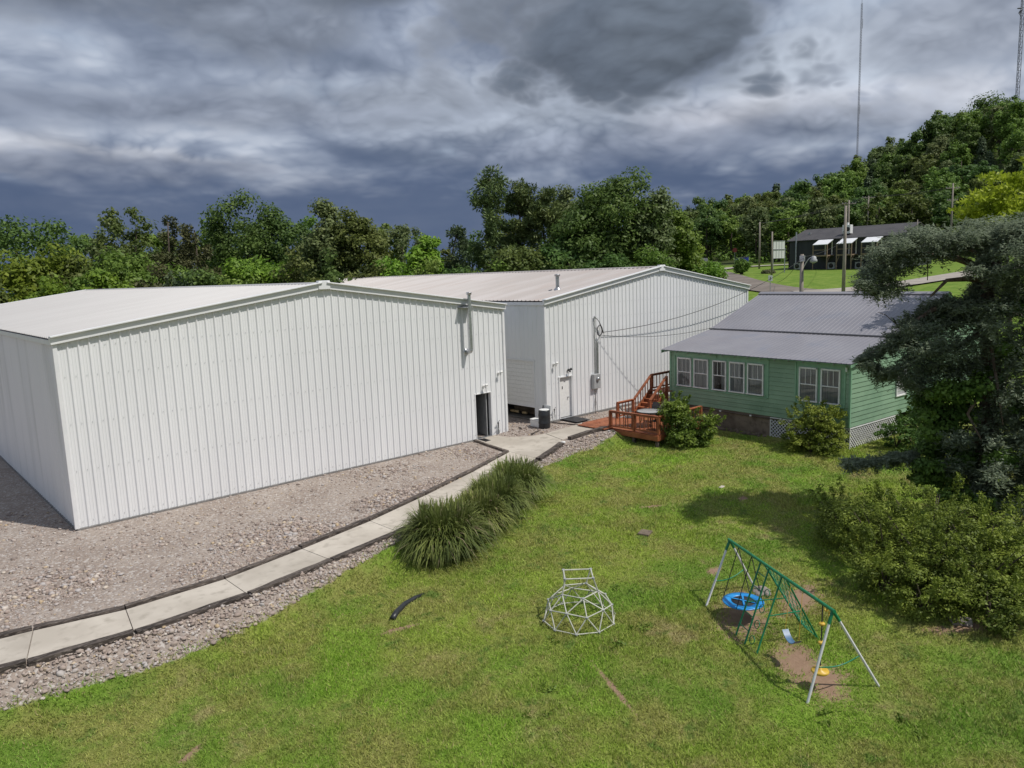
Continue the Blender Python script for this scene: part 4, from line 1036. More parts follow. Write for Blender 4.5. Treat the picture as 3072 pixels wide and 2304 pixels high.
for k, yc in enumerate((23.1, 19.75, 16.4)):
    V = [(97.9, yc-1.05, 9.95), (97.9, yc+1.05, 9.95), (100.0, yc+1.05, 10.72), (100.0, yc-1.05, 10.72)]; V += [(x, y, z+.07) for x, y, z in V]
    pc = obj('porch_awning', mesh_np('porch_awning', V, [(3, 2, 1, 0), (4, 5, 6, 7), (0, 1, 5, 4), (1, 2, 6, 5), (2, 3, 7, 6), (3, 0, 4, 7)]), m_awn, bk)
    pf = box('porch_floor', (98.95, yc, 8.45), (2.0, 2.1, .18), m_pw, bk, bev=0)
    for yy in (yc-1, yc+1):
        box('porch_post', (97.98, yy, 8.2), (.12, .12, 3.5), m_pw, bk, bev=0)
        beam('brace', (98.0, yy, 7.4), (98.8, yy, 8.35), .08, .08, m_pw, pf); beam('rail', (97.98, yc-1, 9.25), (97.98, yc+1, 9.25), .05, .08, m_pw, pf) if yy < yc else None
    d_ = box('door', (99.97, yc-.3, 9.5), (.06, .85, 2.0), m_dark, bk, bev=0)
    for e_ in (-.48, .48): box('frame', (99.95, yc-.3+e_, 9.5), (.08, .12, 2.1), m_white, d_, bev=0)
    box('frame', (99.95, yc-.3, 10.5), (.08, 1.0, .1), m_white, d_, bev=0)
for i, yy in enumerate((27.0, 22.0, 18.2)):
    ac = thing('air_conditioner', f'grey outdoor air conditioner under the dark building, {ORD[i]} from the left', 'air conditioner', (99.3, yy, tz(99.3, yy)), 'air conditioners by the dark building')
    box('cabinet', (99.3, yy, tz(99.3, yy)+.5), (.45, .95, .9), m_grey, ac); lathe('fan_grille', [(.02, 0), (.32, 0), (.32, .03), (.02, .04)], m_dark, ac, (99.06, yy, tz(99.3, yy)+.52), 16, Matrix.Rotation(R_(-90), 4, 'Y'))
wbx = thing('roof_sign_box', 'white box with dark round mark above the dark building roof', 'box', (101.5, 20.9, 11.3))
box('cabinet', (101.5, 20.9, 12.0), (.8, 1.1, 1.2), m_white, wbx); box('cap', (101.5, 20.9, 12.75), (.3, .3, .35), m_white, wbx)
lathe('mark', [(.02, 0), (.3, 0), (.3, .02), (.02, .03)], m_dark, wbx, (101.09, 20.7, 12.0), 14, Matrix.Rotation(R_(-90), 4, 'Y'))
# dumpster
zd = tz(111.5, 43.3)+.15; q = thing('blue_dumpster', 'blue steel dumpster beside the lane in front of the woods', 'dumpster', (111.5, 43.3, zd))
m_dump = M('dumpster_blue', (.015, .03, .20), (.02, .045, .27), 2, .5)
FR.append(Matrix.Translation((111.5, 43.3, zd)) @ Matrix.Rotation(R_(-30), 4, 'Z'))
V = [(-.6, -.95, .1), (.6, -.95, .1), (.6, .95, .1), (-.6, .95, .1), (-.75, -1, 1.25), (.7, -1, 1.45), (.7, 1, 1.45), (-.75, 1, 1.25)]
obj('bin', mesh_np('bin', V, [(3, 2, 1, 0), (4, 5, 6, 7), (0, 1, 5, 4), (1, 2, 6, 5), (2, 3, 7, 6), (3, 0, 4, 7)]), m_dump, q)
box('lid', (0, 0, 1.43), (1.5, 2.04, .06), m_blackp, q, rot=Matrix.Rotation(R_(-7.8), 4, 'Y')); box('sticker', (-.70, -.45, .85), (.03, .5, .4), m_white, q, rot=Matrix.Rotation(R_(-7), 4, 'Y')); box('fork_pocket', (-.1, -1.02, .7), (.9, .1, .2), m_dump, q)
FR.pop()
# parked pickup at the bend
zp = tz(122.5, 60.5)+.14; q = thing('pickup_truck', 'pale pickup truck at the far bend of the road', 'truck', (122.5, 60.5, zp))
FR.append(Matrix.Translation((122.5, 60.5, zp)) @ Matrix.Rotation(R_(-58), 4, 'Z'))
m_car = M('pale_car_paint', (.42, .43, .44), (.46, .47, .48), 2, .25)
prof = [(-2.6, .45), (2.6, .45), (2.65, .8), (2.5, 1.05), (1.3, 1.12), (.6, 1.75), (-.7, 1.78), (-1.0, 1.15), (-2.6, 1.15)]
V = [(x, -.95, z) for x, z in prof]+[(x, .95, z) for x, z in prof]; n_ = len(prof)
obj('body', mesh_np('body', V, [tuple(range(n_)), tuple(range(2*n_-1, n_-1, -1))]+[(i, n_+i, n_+(i+1) % n_, (i+1) % n_) for i in range(n_)]), m_car, q)
for sy_ in (-.96, .96):
    V = [(-.6, sy_, 1.2), (1.05, sy_, 1.2), (.5, sy_, 1.66), (-.6, sy_, 1.68)]; V += [(x, y*1.01, z) for x, y, z in V]
    obj('side_window', mesh_np('side_window', V, [(0, 1, 2, 3), (7, 6, 5, 4), (0, 1, 5, 4), (1, 2, 6, 5), (2, 3, 7, 6), (3, 0, 4, 7)]), m_dark, q)
    for xx in (-1.7, 1.7): lathe('wheel', [(.05, -.12), (.4, -.12), (.42, 0), (.4, .12), (.05, .12)], m_black, q, (xx, sy_*.93, .42), 14, Matrix.Rotation(R_(90), 4, 'X'))
FR.pop()
# ------------------------------------------------------------------ poles, signs, wires
def pole(name, label, x, y, top, r=.13, arms=(), group='utility poles'):
    z = tz(x, y)
    s = thing(name, label, 'pole', (x, y, z), group); V, F = sweep([(x, y, z-.3), (x+.02, y, (z+top)/2), (x, y, top)], [r*1.15, r, r*.75], 10)
    obj('shaft', mesh_np('shaft', V, F, True), m_pole, s)
    for dz_, L, ang_ in arms:
        c = math.cos(ang_)*L/2; d_ = math.sin(ang_)*L/2
        ar = beam('crossarm', (x-c, y-d_, top-dz_), (x+c, y+d_, top-dz_), .11, .12, m_pole, s)
        for k in (-.92, -.5, .5, .92): tube('insulator', (x+c*k, y+d_*k, top-dz_+.06), (x+c*k, y+d_*k, top-dz_+.24), .05, m_grey, ar, 6)
    return s
AA = R_(-35)
def z5(x, y): return (2050+x/2.765, 560+y/2.765)
LT = UR(*z5(985, 560), 55.); LH = UR(*z5(1080, 628), 55.)
lp = pole('street_lamp', 'short wooden pole with a curved arm and lamp behind the house roof', LT[0], LT[1], LT[2], .15)
lp['category'] = 'street lamp'
q = np.linspace(0, 1, 8)[:, None]; A0 = LT-np.array([0, 0, 1.15]); arm = A0+(LH+np.array([0, 0, .16])-A0)*q; arm[:, 2] += .38*np.sin(q[:, 0]*2.6)
sweep_obj('lamp_arm', arm, .03, m_galv, lp, 8)
lathe('lamp_head', [(.05, .2), (.16, .14), (.18, 0), (.24, -.08), (.24, -.2), (.05, -.3)], m_grey, lp, arm[-1]-np.array([0, 0, .12]), 12)
box('terminal_block', LT+np.array([-.15, -.1, -.3]), (.2, .3, .4), m_galv, lp)
pole('utility_pole', 'tall plain wooden pole in front of the white awnings', 59.15, 2.3, 12.2, .14)
pole('utility_pole', 'plain dark pole left of the yellow arrow sign', 103.5, 35.5, 14.1, .13)
pole('utility_pole', 'slim pale pole beside the white board sign', 86.3, 23.9, 11.7, .12)
pole('utility_pole', 'wooden pole with one crossarm behind the dark roof, near the white box', 118.6, 28.4, 17.3, .16, [(.55, 2.4, AA)])
pole('utility_pole', 'wooden pole with two crossarms above the middle of the dark roof', 133.6, 31.6, 18.9, .16, [(.3, 2.4, AA), (2.2, 1.5, AA)])
pole('utility_pole', 'wooden pole with two crossarms right of the dark building', 138.1, 19.5, 20.0, .16, [(.8, 2.6, AA), (2.8, 2.0, AA)])
pole('utility_pole', 'short steel post at the right end of the dark building', 101.0, 11.6, 12.6, .08)
def wire(label, p, q, sag, r=.016, n=24):
    s = np.linspace(0, 1, n)[:, None]; pts = np.array(p)+(np.array(q)-np.array(p))*s; pts[:, 2] -= sag*4*(s*(1-s))[:, 0]
    c = pts[0].copy(); V, F = sweep(pts-c, r, 5)
    return tag(obj('power_line', mesh_np('power_line', V, F), m_rope, None, c), label, 'cable', 'overhead wires')
wire('overhead cable from the cable coil up to the lamp pole', (24.5, B_Y-.16, 4.40), LT-np.array([.1, .2, .25]), .85, .016)
hr_ = Matrix.Translation((HA[0], HA[1], 0)) @ Matrix.Rotation(HROT, 4, 'Z') @ Vector((-9.95, 3.7, 4.25))
wire('slack cable from the cable coil to the house roof edge', (24.3, B_Y-.16, 4.27), hr_, .25, .012)
wire('cable from the lamp pole to the tall plain pole', LT-np.array([0, 0, .2]), (59.15, 2.3, 9.3), .2)
wire('cable from the tall plain pole down towards the dark building', (59.15, 2.3, 10.6), (100, 22.0, 10.2), .8)
wire('guy cable from the lamp pole down to the road verge', LT-np.array([0, 0, .3]), (70.5, 14.5, 5.6), .3)
for k, e_ in enumerate((-1, 0, 1)):
    o_ = np.array([math.cos(AA), math.sin(AA), 0])*e_
    wire(('left', 'middle', 'right')[k]+' of the three lines from the near crossarm pole to the two-arm pole', np.array([118.6, 28.4, 16.95])+o_, np.array([133.6, 31.6, 18.75])+o_, .25, .02)
    wire(('left', 'middle', 'right')[k]+' of the three lines between the two two-arm poles', np.array([133.6, 31.6, 18.75])+o_, np.array([138.1, 19.5, 19.3])+o_, .25, .02)
    wire(('left', 'middle', 'right')[k]+' of the three lines from the crossarm pole towards the woods', np.array([118.6, 28.4, 16.95])+o_, np.array([103.5, 35.5, 13.9])+o_*.1, .35, .02)
# signs
def sign_base(name, label, x, y, top, r=.035):
    z = tz(x, y); s = thing(name, label, 'sign', (x, y, z)); tube('post', (x, y, z-.1), (x, y, top), r, m_galv, s); return s
fac = lambda x, y: math.atan2(CAM[1]-y, CAM[0]-x)
s = sign_base('arrow_sign', 'yellow road sign with a black arrow at the bend', 129.8, 49.0, 11.2)
FR.append(Matrix.Translation((129.8, 49.0, 10.9)) @ Matrix.Rotation(fac(129.8, 49), 4, 'Z'))
box('panel', (.06, 0, 0), (.03, .72, .9), M('sign_yellow', (.75, .42, .01), (.8, .46, .02), 4, .4), s)
V = [(.08, .2, .38), (.08, -.02, .38), (.08, -.28, 0), (.08, -.02, -.38), (.08, .2, -.38), (.08, -.06, 0)]
V = [(x, -y, z) for x, y, z in V]
V2 = [(x+.01, y, z) for x, y, z in V]
obj('arrow', mesh_np('arrow', V+V2, [(6, 7, 8, 11), (11, 8, 9, 10), (0, 5, 2, 1), (5, 4, 3, 2)]), m_black, s)
FR.pop()
s = sign_base('red_sign', 'small dull red road sign by the far road', 123.1, 51.8, 10.7)
FR.append(Matrix.Translation((123.1, 51.8, 10.4)) @ Matrix.Rotation(fac(123, 52), 4, 'Z')); lathe('panel', [(.02, -.02), (.45, -.02), (.45, .02), (.02, .02)], M('sign_red', (.23, .035, .03), (.28, .05, .04), 4, .5), s, (.06, 0, 0), 8, Matrix.Rotation(R_(90), 4, 'Y') @ Matrix.Rotation(R_(22.5), 4, 'Z'), False); FR.pop()
s = sign_base('road_sign', 'small white rectangular sign on a post beside the near road', 65.2, 12.4, 6.5)
FR.append(Matrix.Translation((65.2, 12.4, 6.15)) @ Matrix.Rotation(fac(65, 12.4), 4, 'Z')); box('panel', (.06, 0, 0), (.03, .42, .56), m_white, s); box('mark', (.08, 0, -.02), (.012, .07, .3), m_dark, s); FR.pop()
zb_ = tz(90.5, 25.2); s = thing('board_sign', 'large blank white board sign in two panels on posts', 'sign', (90.5, 25.2, zb_))
FR.append(Matrix.Translation((90.5, 25.2, 0)) @ Matrix.Rotation(fac(90.5, 25.2)+R_(28), 4, 'Z'))
for k, zc in enumerate((10.05, 8.85)):
    pn_ = box('board_panel', (0, 0, zc), (.08, 1.62, 1.08), m_white, s)
    for e_ in (-.4, 0, .4): box('batten', (.05, e_, zc), (.03, .03, 1.0), m_grey, pn_)
    for e_ in (-.55, .55): box('batten', (.055, 0, zc+e_), (.04, 1.6, .04), m_grey, pn_)
for e_ in (-.85, .85): box('post', (0, e_, (zb_+9.5)/2), (.1, .1, 9.5-zb_+.2), m_galv, s)
FR.pop()
# lattice masts on the hill
def mast(label, x, y, z0_, z1_, w_, sides=3):
    s = thing('radio_mast', label, 'mast', (x, y, z0_), 'radio masts'); P = []
    C_ = [(x+w_*math.cos(2.1*k+.4), y+w_*math.sin(2.1*k+.4)) for k in range(3)]
    for k in range(3): tube('leg', (*C_[k], z0_), (*C_[k], z1_), w_*.16, m_steel, s, 5)
    n_ = int((z1_-z0_)/(w_*3)); 
    for i in range(n_):
        za = z0_+(z1_-z0_)*i/n_; zb2 = z0_+(z1_-z0_)*(i+1)/n_
        for k in range(3):
            a, c = C_[k], C_[(k+1) % 3]
            P.append(sweep([(*a, za), (*c, zb2)], w_*.09, 3, False)); P.append(sweep([(*a, zb2), (*c, zb2)], w_*.09, 3, False))
    V, F = join(P); tag(obj('bracing', mesh_np('bracing', V, F), m_steel, s), kind='stuff')
    return s
ms = mast('tall slim guyed radio mast rising from the hillside woods', 343.7, 125.2, 40, 118.5, .36)
tube('antenna', (343.7, 125.2, 118), (343.7, 125.2, 121), .08, m_steel, ms); tube('side_antenna', (343.2, 124.4, 108), (343.2, 124.4, 112), .08, m_steel, ms, 5); tube('side_antenna', (343.2, 124.4, 72), (343.2, 124.4, 76), .08, m_steel, ms, 5)
ms = mast('thick lattice radio mast with dishes at the right edge', 401.6, 79.6, 58, 128, .8)
for k in range(3): lathe('dish', [(.1, 0), (.9, .25), (1.0, .4), (.1, .3)], m_steel, ms, (400.6, 80.4, 113+1.5*k), 10, Matrix.Rotation(R_(70+60*k), 4, 'X'))
mast('thinner lattice radio mast right of the thick one', 431, 82.3, 58, 104, .55)

# ------------------------------------------------------------------ foliage builders
def unit(v): return v/(np.linalg.norm(v, axis=-1, keepdims=True)+1e-9)
def leaf_quads(P, N, L, Wd, T=None):
    n = len(P)
    if T is None: T = RNG.normal(size=(n, 3))
    T = unit(T-(T*N).sum(1, keepdims=True)*N); B = np.cross(N, T)
    L = np.broadcast_to(L, (n,))[:, None]*RNG.uniform(.65, 1.3, (n, 1)); Wd = np.broadcast_to(Wd, (n,))[:, None]*RNG.uniform(.7, 1.25, (n, 1))
    V = np.stack([P-T*L*.5, P+B*Wd*.5+T*L*.06-N*Wd*.18, P+T*L*.5, P-B*Wd*.5+T*L*.06-N*Wd*.18], 1).reshape(-1, 3)
    return V, np.arange(4*n).reshape(-1, 4)
def fol(cl, L, Wd, per, align=0., up=.45, shell=.42):
    """cl: rows of centre(3)+radii(3); per: leaves per cluster (or array)"""
    cl = np.asarray(cl, float); k = np.broadcast_to(np.asarray(per, int), (len(cl),)); i = np.repeat(np.arange(len(cl)), k)
    d = unit(RNG.normal(size=(len(i), 3))); r = RNG.uniform(0, 1, (len(i), 1))**shell
    P = cl[i, :3]+d*r*cl[i, 3:]
    N = unit(d*.75+RNG.normal(size=d.shape)*.40+np.array([0, 0, up]))
    T = None
    if align: T = unit(d+RNG.normal(size=d.shape)*(1-align)); N = unit(np.cross(T, RNG.normal(size=d.shape)))
    return leaf_quads(P, N, L, Wd, T)
def crown_clusters(c, rx, ry, rz, n, cr, flat=1., low=-.75, seed=0):
    """clump centres spread over a lumpy ellipsoid"""
    d = unit(RNG.normal(size=(n*3, 3))); d = d[d[:, 2] > low][:n]
    ph = RNG.uniform(0, 6.3, 4)
    lump = 1+.16*np.sin(d[:, 0]*4+ph[0])+.13*np.sin(d[:, 1]*5+ph[1])+.10*np.sin(d[:, 2]*6+ph[2])
    r = RNG.uniform(.25, 1, (len(d), 1))**.45*lump[:, None]*.86
    P = np.array(c)+d*r*np.array([rx, ry, rz]); s = RNG.uniform(.65, 1.25, (len(d), 1))*cr
    return np.hstack([P, s, s, s*.75*flat])
def trunk_mesh(name, x, y, z0_, z1_, r, limbs=5, spread=2., mat=m_bark, parent=None, lean=(0, 0), sides=7):
    parts = []; zs = np.linspace(0, 1, 6); w_ = RNG.normal(0, .02*abs(z1_-z0_), (6, 2)); w_[0] = 0
    pts = np.c_[x+lean[0]*zs+w_[:, 0], y+lean[1]*zs+w_[:, 1], z0_-.3+(z1_-z0_+.3)*zs]
    parts.append(sweep(pts, r*(1-.75*zs), sides))
    for k in range(limbs):
        a = RNG.uniform(0, 6.3); s = RNG.uniform(.4, .85); b0 = pts[int(s*5)]; L = spread*RNG.uniform(.6, 1.1)
        q = np.linspace(0, 1, 4); parts.append(sweep(np.c_[b0[0]+L*math.cos(a)*q, b0[1]+L*math.sin(a)*q, b0[2]+L*(.75*q+.15*q*q)], r*.42*(1-.8*q), 5))
    V, F = join(parts); return obj(name, mesh_np(name, V, F, True), mat, parent)
K = {
 'oak': leafmat('oak_leaves', (0.044, 0.101, 0.024), (0.131, 0.23, 0.053)),
 'lime': leafmat('bright_leaves', (0.095, 0.176, 0.019), (0.23, 0.338, 0.041), .35),
 'grey': leafmat('greyish_leaves', (.075, .120, .040), (.215, .275, .105)),
 'olive': leafmat('olive_leaves', (.062, .098, .022), (.165, .215, .055)),
 'cedar': leafmat('juniper_leaves', (0.043, 0.078, 0.039), (0.124, 0.17, 0.076), .15),
 'brown': leafmat('brown_juniper', (.055, .066, .026), (.125, .135, .055), .15),
 'pine': leafmat('pine_needles', (0.055, 0.101, 0.036), (0.181, 0.245, 0.076), .15),
 'mid': leafmat('green_leaves', (0.074, 0.156, 0.025), (0.2, 0.33, 0.06)),
 'vivid': leafmat('vivid_leaves', (0.078, 0.199, 0.021), (0.188, 0.375, 0.041)),
}
def tree(name, label, xd, top_d, hw_px, r, mat, kind='round', base=None, group='trees behind the warehouses', leaf=.36, dens=1., low=-.7, widen=1.):
    """a tree whose crown top is seen at (xd, top_d) at r metres from the camera"""
    T = ud(xd, top_d, r); x, y = T[0], T[1]; z0_ = tz(x, y); zt = T[2]; rx = hw_px*r/1607.*1.08; H = zt-z0_
    s = thing(name, label, 'tree', (x, y, z0_), group)
    if kind == 'pine':
        trunk_mesh('trunk', x, y, z0_, zt-.6, .26, 4, 1.5, m_bark, s)
        cl = []
        for k in range(46):
            h = RNG.uniform(.30, 1)**.8; z = z0_+H*h; R0 = rx*(1.12-.75*h)*RNG.uniform(.35, 1.05); a = RNG.uniform(0, 6.3)
            c = np.array([x+R0*math.cos(a), y+R0*math.sin(a), z+.12*R0]); rr = RNG.uniform(.55, 1.0)
            for _ in range(2): cl.append([*(c+RNG.normal(0, .35, 3)), rr, rr, rr*.8])
        cl.append([x, y, zt-.8, .6, .6, 1.0]); V, F = fol(cl, leaf*1.25, leaf*.34, int(75*dens), .55)
    elif kind == 'cone':
        trunk_mesh('trunk', x, y, z0_, zt-.5, .2, 2, .6, m_bark, s)
        cl = []
        for k in range(60):
            h = RNG.uniform(.08, 1); R0 = rx*(1.25-.95*h)*RNG.uniform(.45, 1); a = RNG.uniform(0, 6.3); rr = .45+.55*(1-h)
            cl.append([x+R0*math.cos(a), y+R0*math.sin(a), z0_+H*h-.3, rr, rr, rr*1.3])
        V, F = fol(cl, leaf*.9, leaf*.35, int(90*dens), .5)
    else:
        cz = z0_+H*.56; rz = H*.46
        if kind == 'sparse':
            trunk_mesh('trunk', x, y, z0_, zt-2.6, .2, 10, rx*.7, m_bark, s)
            cl = crown_clusters((x, y, cz), rx, rx, rz, 46, .17*rx+.38, 1.25, low)
            V, F = fol(cl, leaf, leaf*.55, int(75*dens), 0, .4, .6)
        else:
            trunk_mesh('trunk', x, y, z0_, cz+rz*.4, .28, 6, rx*.7, m_bark, s)
            cl = crown_clusters((x, y, cz), rx, rx, rz, int(78*widen), .26*rx+.32, 1., low)
            V, F = fol(cl, leaf, leaf*.6, int(118*dens))
    obj('crown', mesh_np('crown', V, F), K[mat], s)
    return s
TL = [
 ('oak_tree', 'big dark oak at the left edge behind the bright tree', 22, 440, 92, 88, 'oak', 'round'),
 ('leafy_tree', 'bright yellow-green tree at the far left edge', 52, 520, 78, 72, 'lime', 'round'),
 ('leafy_tree', 'dark shrubby tree right of the bright left-edge tree', 152, 552, 62, 70, 'olive', 'round'),
 ('leafy_tree', 'thin grey-green tree with bare twigs, left of the tall sparse one', 222, 470, 62, 84, 'grey', 'sparse'),
 ('leafy_tree', 'tall sparse tree showing bare branches against the sky', 288, 434, 66, 84, 'olive', 'sparse'),
 ('leafy_tree', 'broad olive tree below the sparse bare-topped trees', 262, 520, 88, 74, 'mid', 'round'),
 ('juniper_tree', 'olive-brown conical juniper between sparse trees and round oak', 366, 468, 64, 80, 'brown', 'cone'),
 ('juniper_tree', 'olive-brown juniper right beside the round oak', 420, 486, 60, 78, 'brown', 'cone'),
 ('oak_tree', 'large round dark oak behind the front warehouse roof', 522, 424, 88, 90, 'oak', 'round'),
 ('oak_tree', 'darker right shoulder of the large round oak', 602, 446, 62, 91, 'oak', 'round'),
 ('leafy_tree', 'low bright green tree in front of the round oak', 548, 530, 64, 70, 'vivid', 'round'),
 ('leafy_tree', 'low leafy tree with yellow tips above the front roof', 232, 585, 62, 66, 'lime', 'round'),
 ('leafy_tree', 'tall pale-topped tree right of the round oak', 700, 420, 62, 84, 'grey', 'round'),
 ('leafy_tree', 'olive tree right of the tall pale-topped tree', 785, 455, 58, 82, 'olive', 'round'),
 ('leafy_tree', 'loose airy tree with sky showing through, mid gap', 868, 446, 58, 94, 'grey', 'sparse'),
 ('leafy_tree', 'vivid green vine-clad tree near the gap', 905, 503, 40, 76, 'vivid', 'round'),
 ('juniper_tree', 'dark narrow conifer just left of the pines', 985, 490, 40, 80, 'cedar', 'cone'),
 ('pine_tree', 'tallest left pine with a visible trunk', 1050, 372, 66, 84, 'pine', 'pine'),
 ('pine_tree', 'middle pine beside the tall left pine', 1118, 398, 56, 85, 'pine', 'pine'),
 ('pine_tree', 'right pine leaning against the big broad tree', 1172, 418, 54, 84, 'pine', 'pine'),
 ('leafy_tree', 'grey-green tree behind the pines', 1215, 405, 52, 92, 'grey', 'round'),
 ('oak_tree', 'tallest broad tree, centre crown above the rear warehouse', 1330, 338, 88, 82, 'oak', 'round'),
 ('oak_tree', 'left lower crown of the tallest broad tree', 1262, 440, 72, 80, 'oak', 'round'),
 ('oak_tree', 'right lower crown of the tallest broad tree', 1392, 408, 52, 82, 'grey', 'round'),
 ('leafy_tree', 'light green tree right of the tallest broad tree', 1446, 432, 52, 88, 'mid', 'round'),
 ('leafy_tree', 'yellow-green bushy tree at the rear warehouse gable', 1470, 500, 42, 92, 'lime', 'round'),
 ('leafy_tree', 'small green tree behind the rear roof, below the pines', 1110, 520, 60, 78, 'olive', 'round'),
 ('leafy_tree', 'dark tree behind the rear roof left of the tallest tree', 1205, 510, 60, 78, 'oak', 'round'),
]
for n_, l_, x_, t_, h_, r_, m_, k_ in TL:
    tree(n_, l_, x_, t_, h_, r_, m_, k_, dens=1.15, leaf=.40)
FILL = [(128, 528, 50, 'olive'), (180, 506, 48, 'mid'), (250, 482, 52, 'olive'), (330, 480, 52, 'mid'), (400, 492, 46, 'olive'), (452, 480, 46, 'mid'), (486, 468, 44, 'oak'), (640, 480, 44, 'oak'), (668, 470, 42, 'mid'), (742, 468, 46, 'olive'), (830, 480, 44, 'mid'), (925, 505, 38, 'mid'), (962, 526, 30, 'olive'), (1020, 505, 40, 'oak'), (1088, 470, 50, 'olive'), (1240, 452, 46, 'mid'), (1290, 430, 50, 'oak'), (1422, 455, 42, 'mid')]
for i, (x_, t_, h_, m_) in enumerate(FILL):
    tree('woodland_tree', f'plain green tree filling the far tree line, {(ORD+["thirteenth", "fourteenth", "fifteenth", "sixteenth", "seventeenth", "eighteenth"])[i]} from the left', x_, t_, h_, 97, m_, 'round', group='back row of the tree line', leaf=.48, dens=.66, widen=.7, low=-.8)
ux = [(-25, 600), (95, 575), (180, 592), (330, 566), (430, 560), (500, 575), (640, 545), (720, 550), (800, 560), (850, 545), (930, 560), (1000, 558), (1060, 548), (1150, 556), (1240, 548), (1320, 545), (1400, 540), (1470, 560), (1520, 566), (600, 585), (385, 590)]
mm = ['olive', 'lime', 'mid', 'brown', 'oak', 'mid', 'olive', 'oak', 'olive', 'vivid', 'mid', 'oak', 'mid', 'olive', 'oak', 'oak', 'mid', 'mid', 'vivid', 'olive', 'cedar']
def ordw(i): return ORD[i] if i < 12 else ['thirteenth', 'fourteenth', 'fifteenth', 'sixteenth', 'seventeenth', 'eighteenth', 'nineteenth', 'twentieth', 'twenty-first'][i-12]
order = {u_: i for i, u_ in enumerate(sorted(ux))}
for (x_, t_), m_ in zip(ux, mm):
    tree('understory_tree', f'low understory tree along the roof line, {ordw(order[(x_, t_)])} from the left', x_, t_, 50, 67 if x_ < 950 else (76 if x_ < 1440 else 92), m_, 'round', group='understory behind the roofs', dens=.6, low=-.95, widen=.55)
# roadside shrubs past the gable
for i, (x_, t_, h_) in enumerate(((1492, 556, 22), (1520, 582, 18), (1545, 590, 14), (1602, 562, 14), (1660, 588, 9))):
    tree('roadside_shrub', f'green shrub on the road bank past the warehouse gable, {ORD[i]} from the left', x_, t_, h_, 92 if i < 3 else 108, ('mid', 'vivid', 'olive', 'mid', 'brown')[i], 'round', group='shrubs on the road bank', leaf=.25, dens=.6, low=-1)

# ------------------------------------------------------------------ wooded hillside
VAR = []
for k in range(9):
    kd = ('round', 'round', 'round', 'round', 'round', 'cone', 'round', 'round', 'round')[k]
    rx, H = (3.6, 11) if kd == 'round' else (2.0, 10)
    cl = crown_clusters((0, 0, H*.6), rx, rx, H*.42, 46, 1.15, 1, -.9) if kd == 'round' else \
        [[(2.2*(1.05-h))*math.cos(a)*.8, (2.2*(1.05-h))*math.sin(a)*.8, H*h, .9, .9, 1.1] for h, a in zip(RNG.uniform(.1, 1, 46), RNG.uniform(0, 6.3, 46))]
    V, F = fol(cl, .62, .40, 62)
    me = mesh_np('crown', V, F); me.materials.append(K[('mid', 'oak', 'olive', 'mid', 'grey', 'cedar', 'oak', 'mid', 'olive')[k]])
    parts = [sweep([(0, 0, -.5), (.1, 0, H*.4), (0, .1, H*.8)], [.25, .18, .05], 6)]; V, F = join(parts); tm = mesh_np('trunk', V, F, True); tm.materials.append(m_bark)
    VAR.append((me, tm))
pts = []; tries = 0
while len(pts) < 285 and tries < 20000:
    tries += 1
    a = RNG.uniform(51, 80); r = math.sqrt(RNG.uniform(150**2, 292**2))
    if a < 60 and r < 162: continue
    if 66 < a < 67.2 and r > 330: continue
    x = CAM[0]+r*math.sin(R_(a)); y = CAM[1]+r*math.cos(R_(a))
    dmin = 4.6+(r-140)*.012
    if all((x-p_[0])**2+(y-p_[1])**2 > dmin*dmin for p_ in pts): pts.append((x, y, r, a))
for x, y, r, a in pts:
    k = int(RNG.integers(0, 9)); s_ = RNG.uniform(.75, 1.2)*(1.05 if r > 230 else .95)
    o = thing('hillside_tree', 'leafy tree in the dense wood covering the hillside', 'tree', (x, y, tz(x, y)), 'woods on the hillside')
    rot = Matrix.Rotation(RNG.uniform(0, 6.3), 4, 'Z'); z = tz(x, y)
    obj('crown', VAR[k][0], VAR[k][0].materials[0], o, (x, y, z), rot, (s_, s_, s_*RNG.uniform(.85, 1.15)))
    obj('trunk', VAR[k][1], m_bark, o, (x, y, z), rot, (s_, s_, s_))
for lab, xd, yd, hw, r in (('tall dark tree crowning the hill near the masts', 2150, 208, 58, 262), ('dark tree on the hill crest left of the tallest crown', 2045, 248, 36, 262), ('rounded tree at the crest step of the hill', 1900, 318, 28, 262), ('leafy crown on the low crest beside the mast foot', 1822, 360, 24, 265), ('dark tree at the right edge of the hill crest', 2215, 240, 40, 262)):
    tree('crest_tree', lab, xd, yd, hw, r, 'oak', 'round', group='trees on the hill crest', leaf=.7, dens=.8, low=-.9)
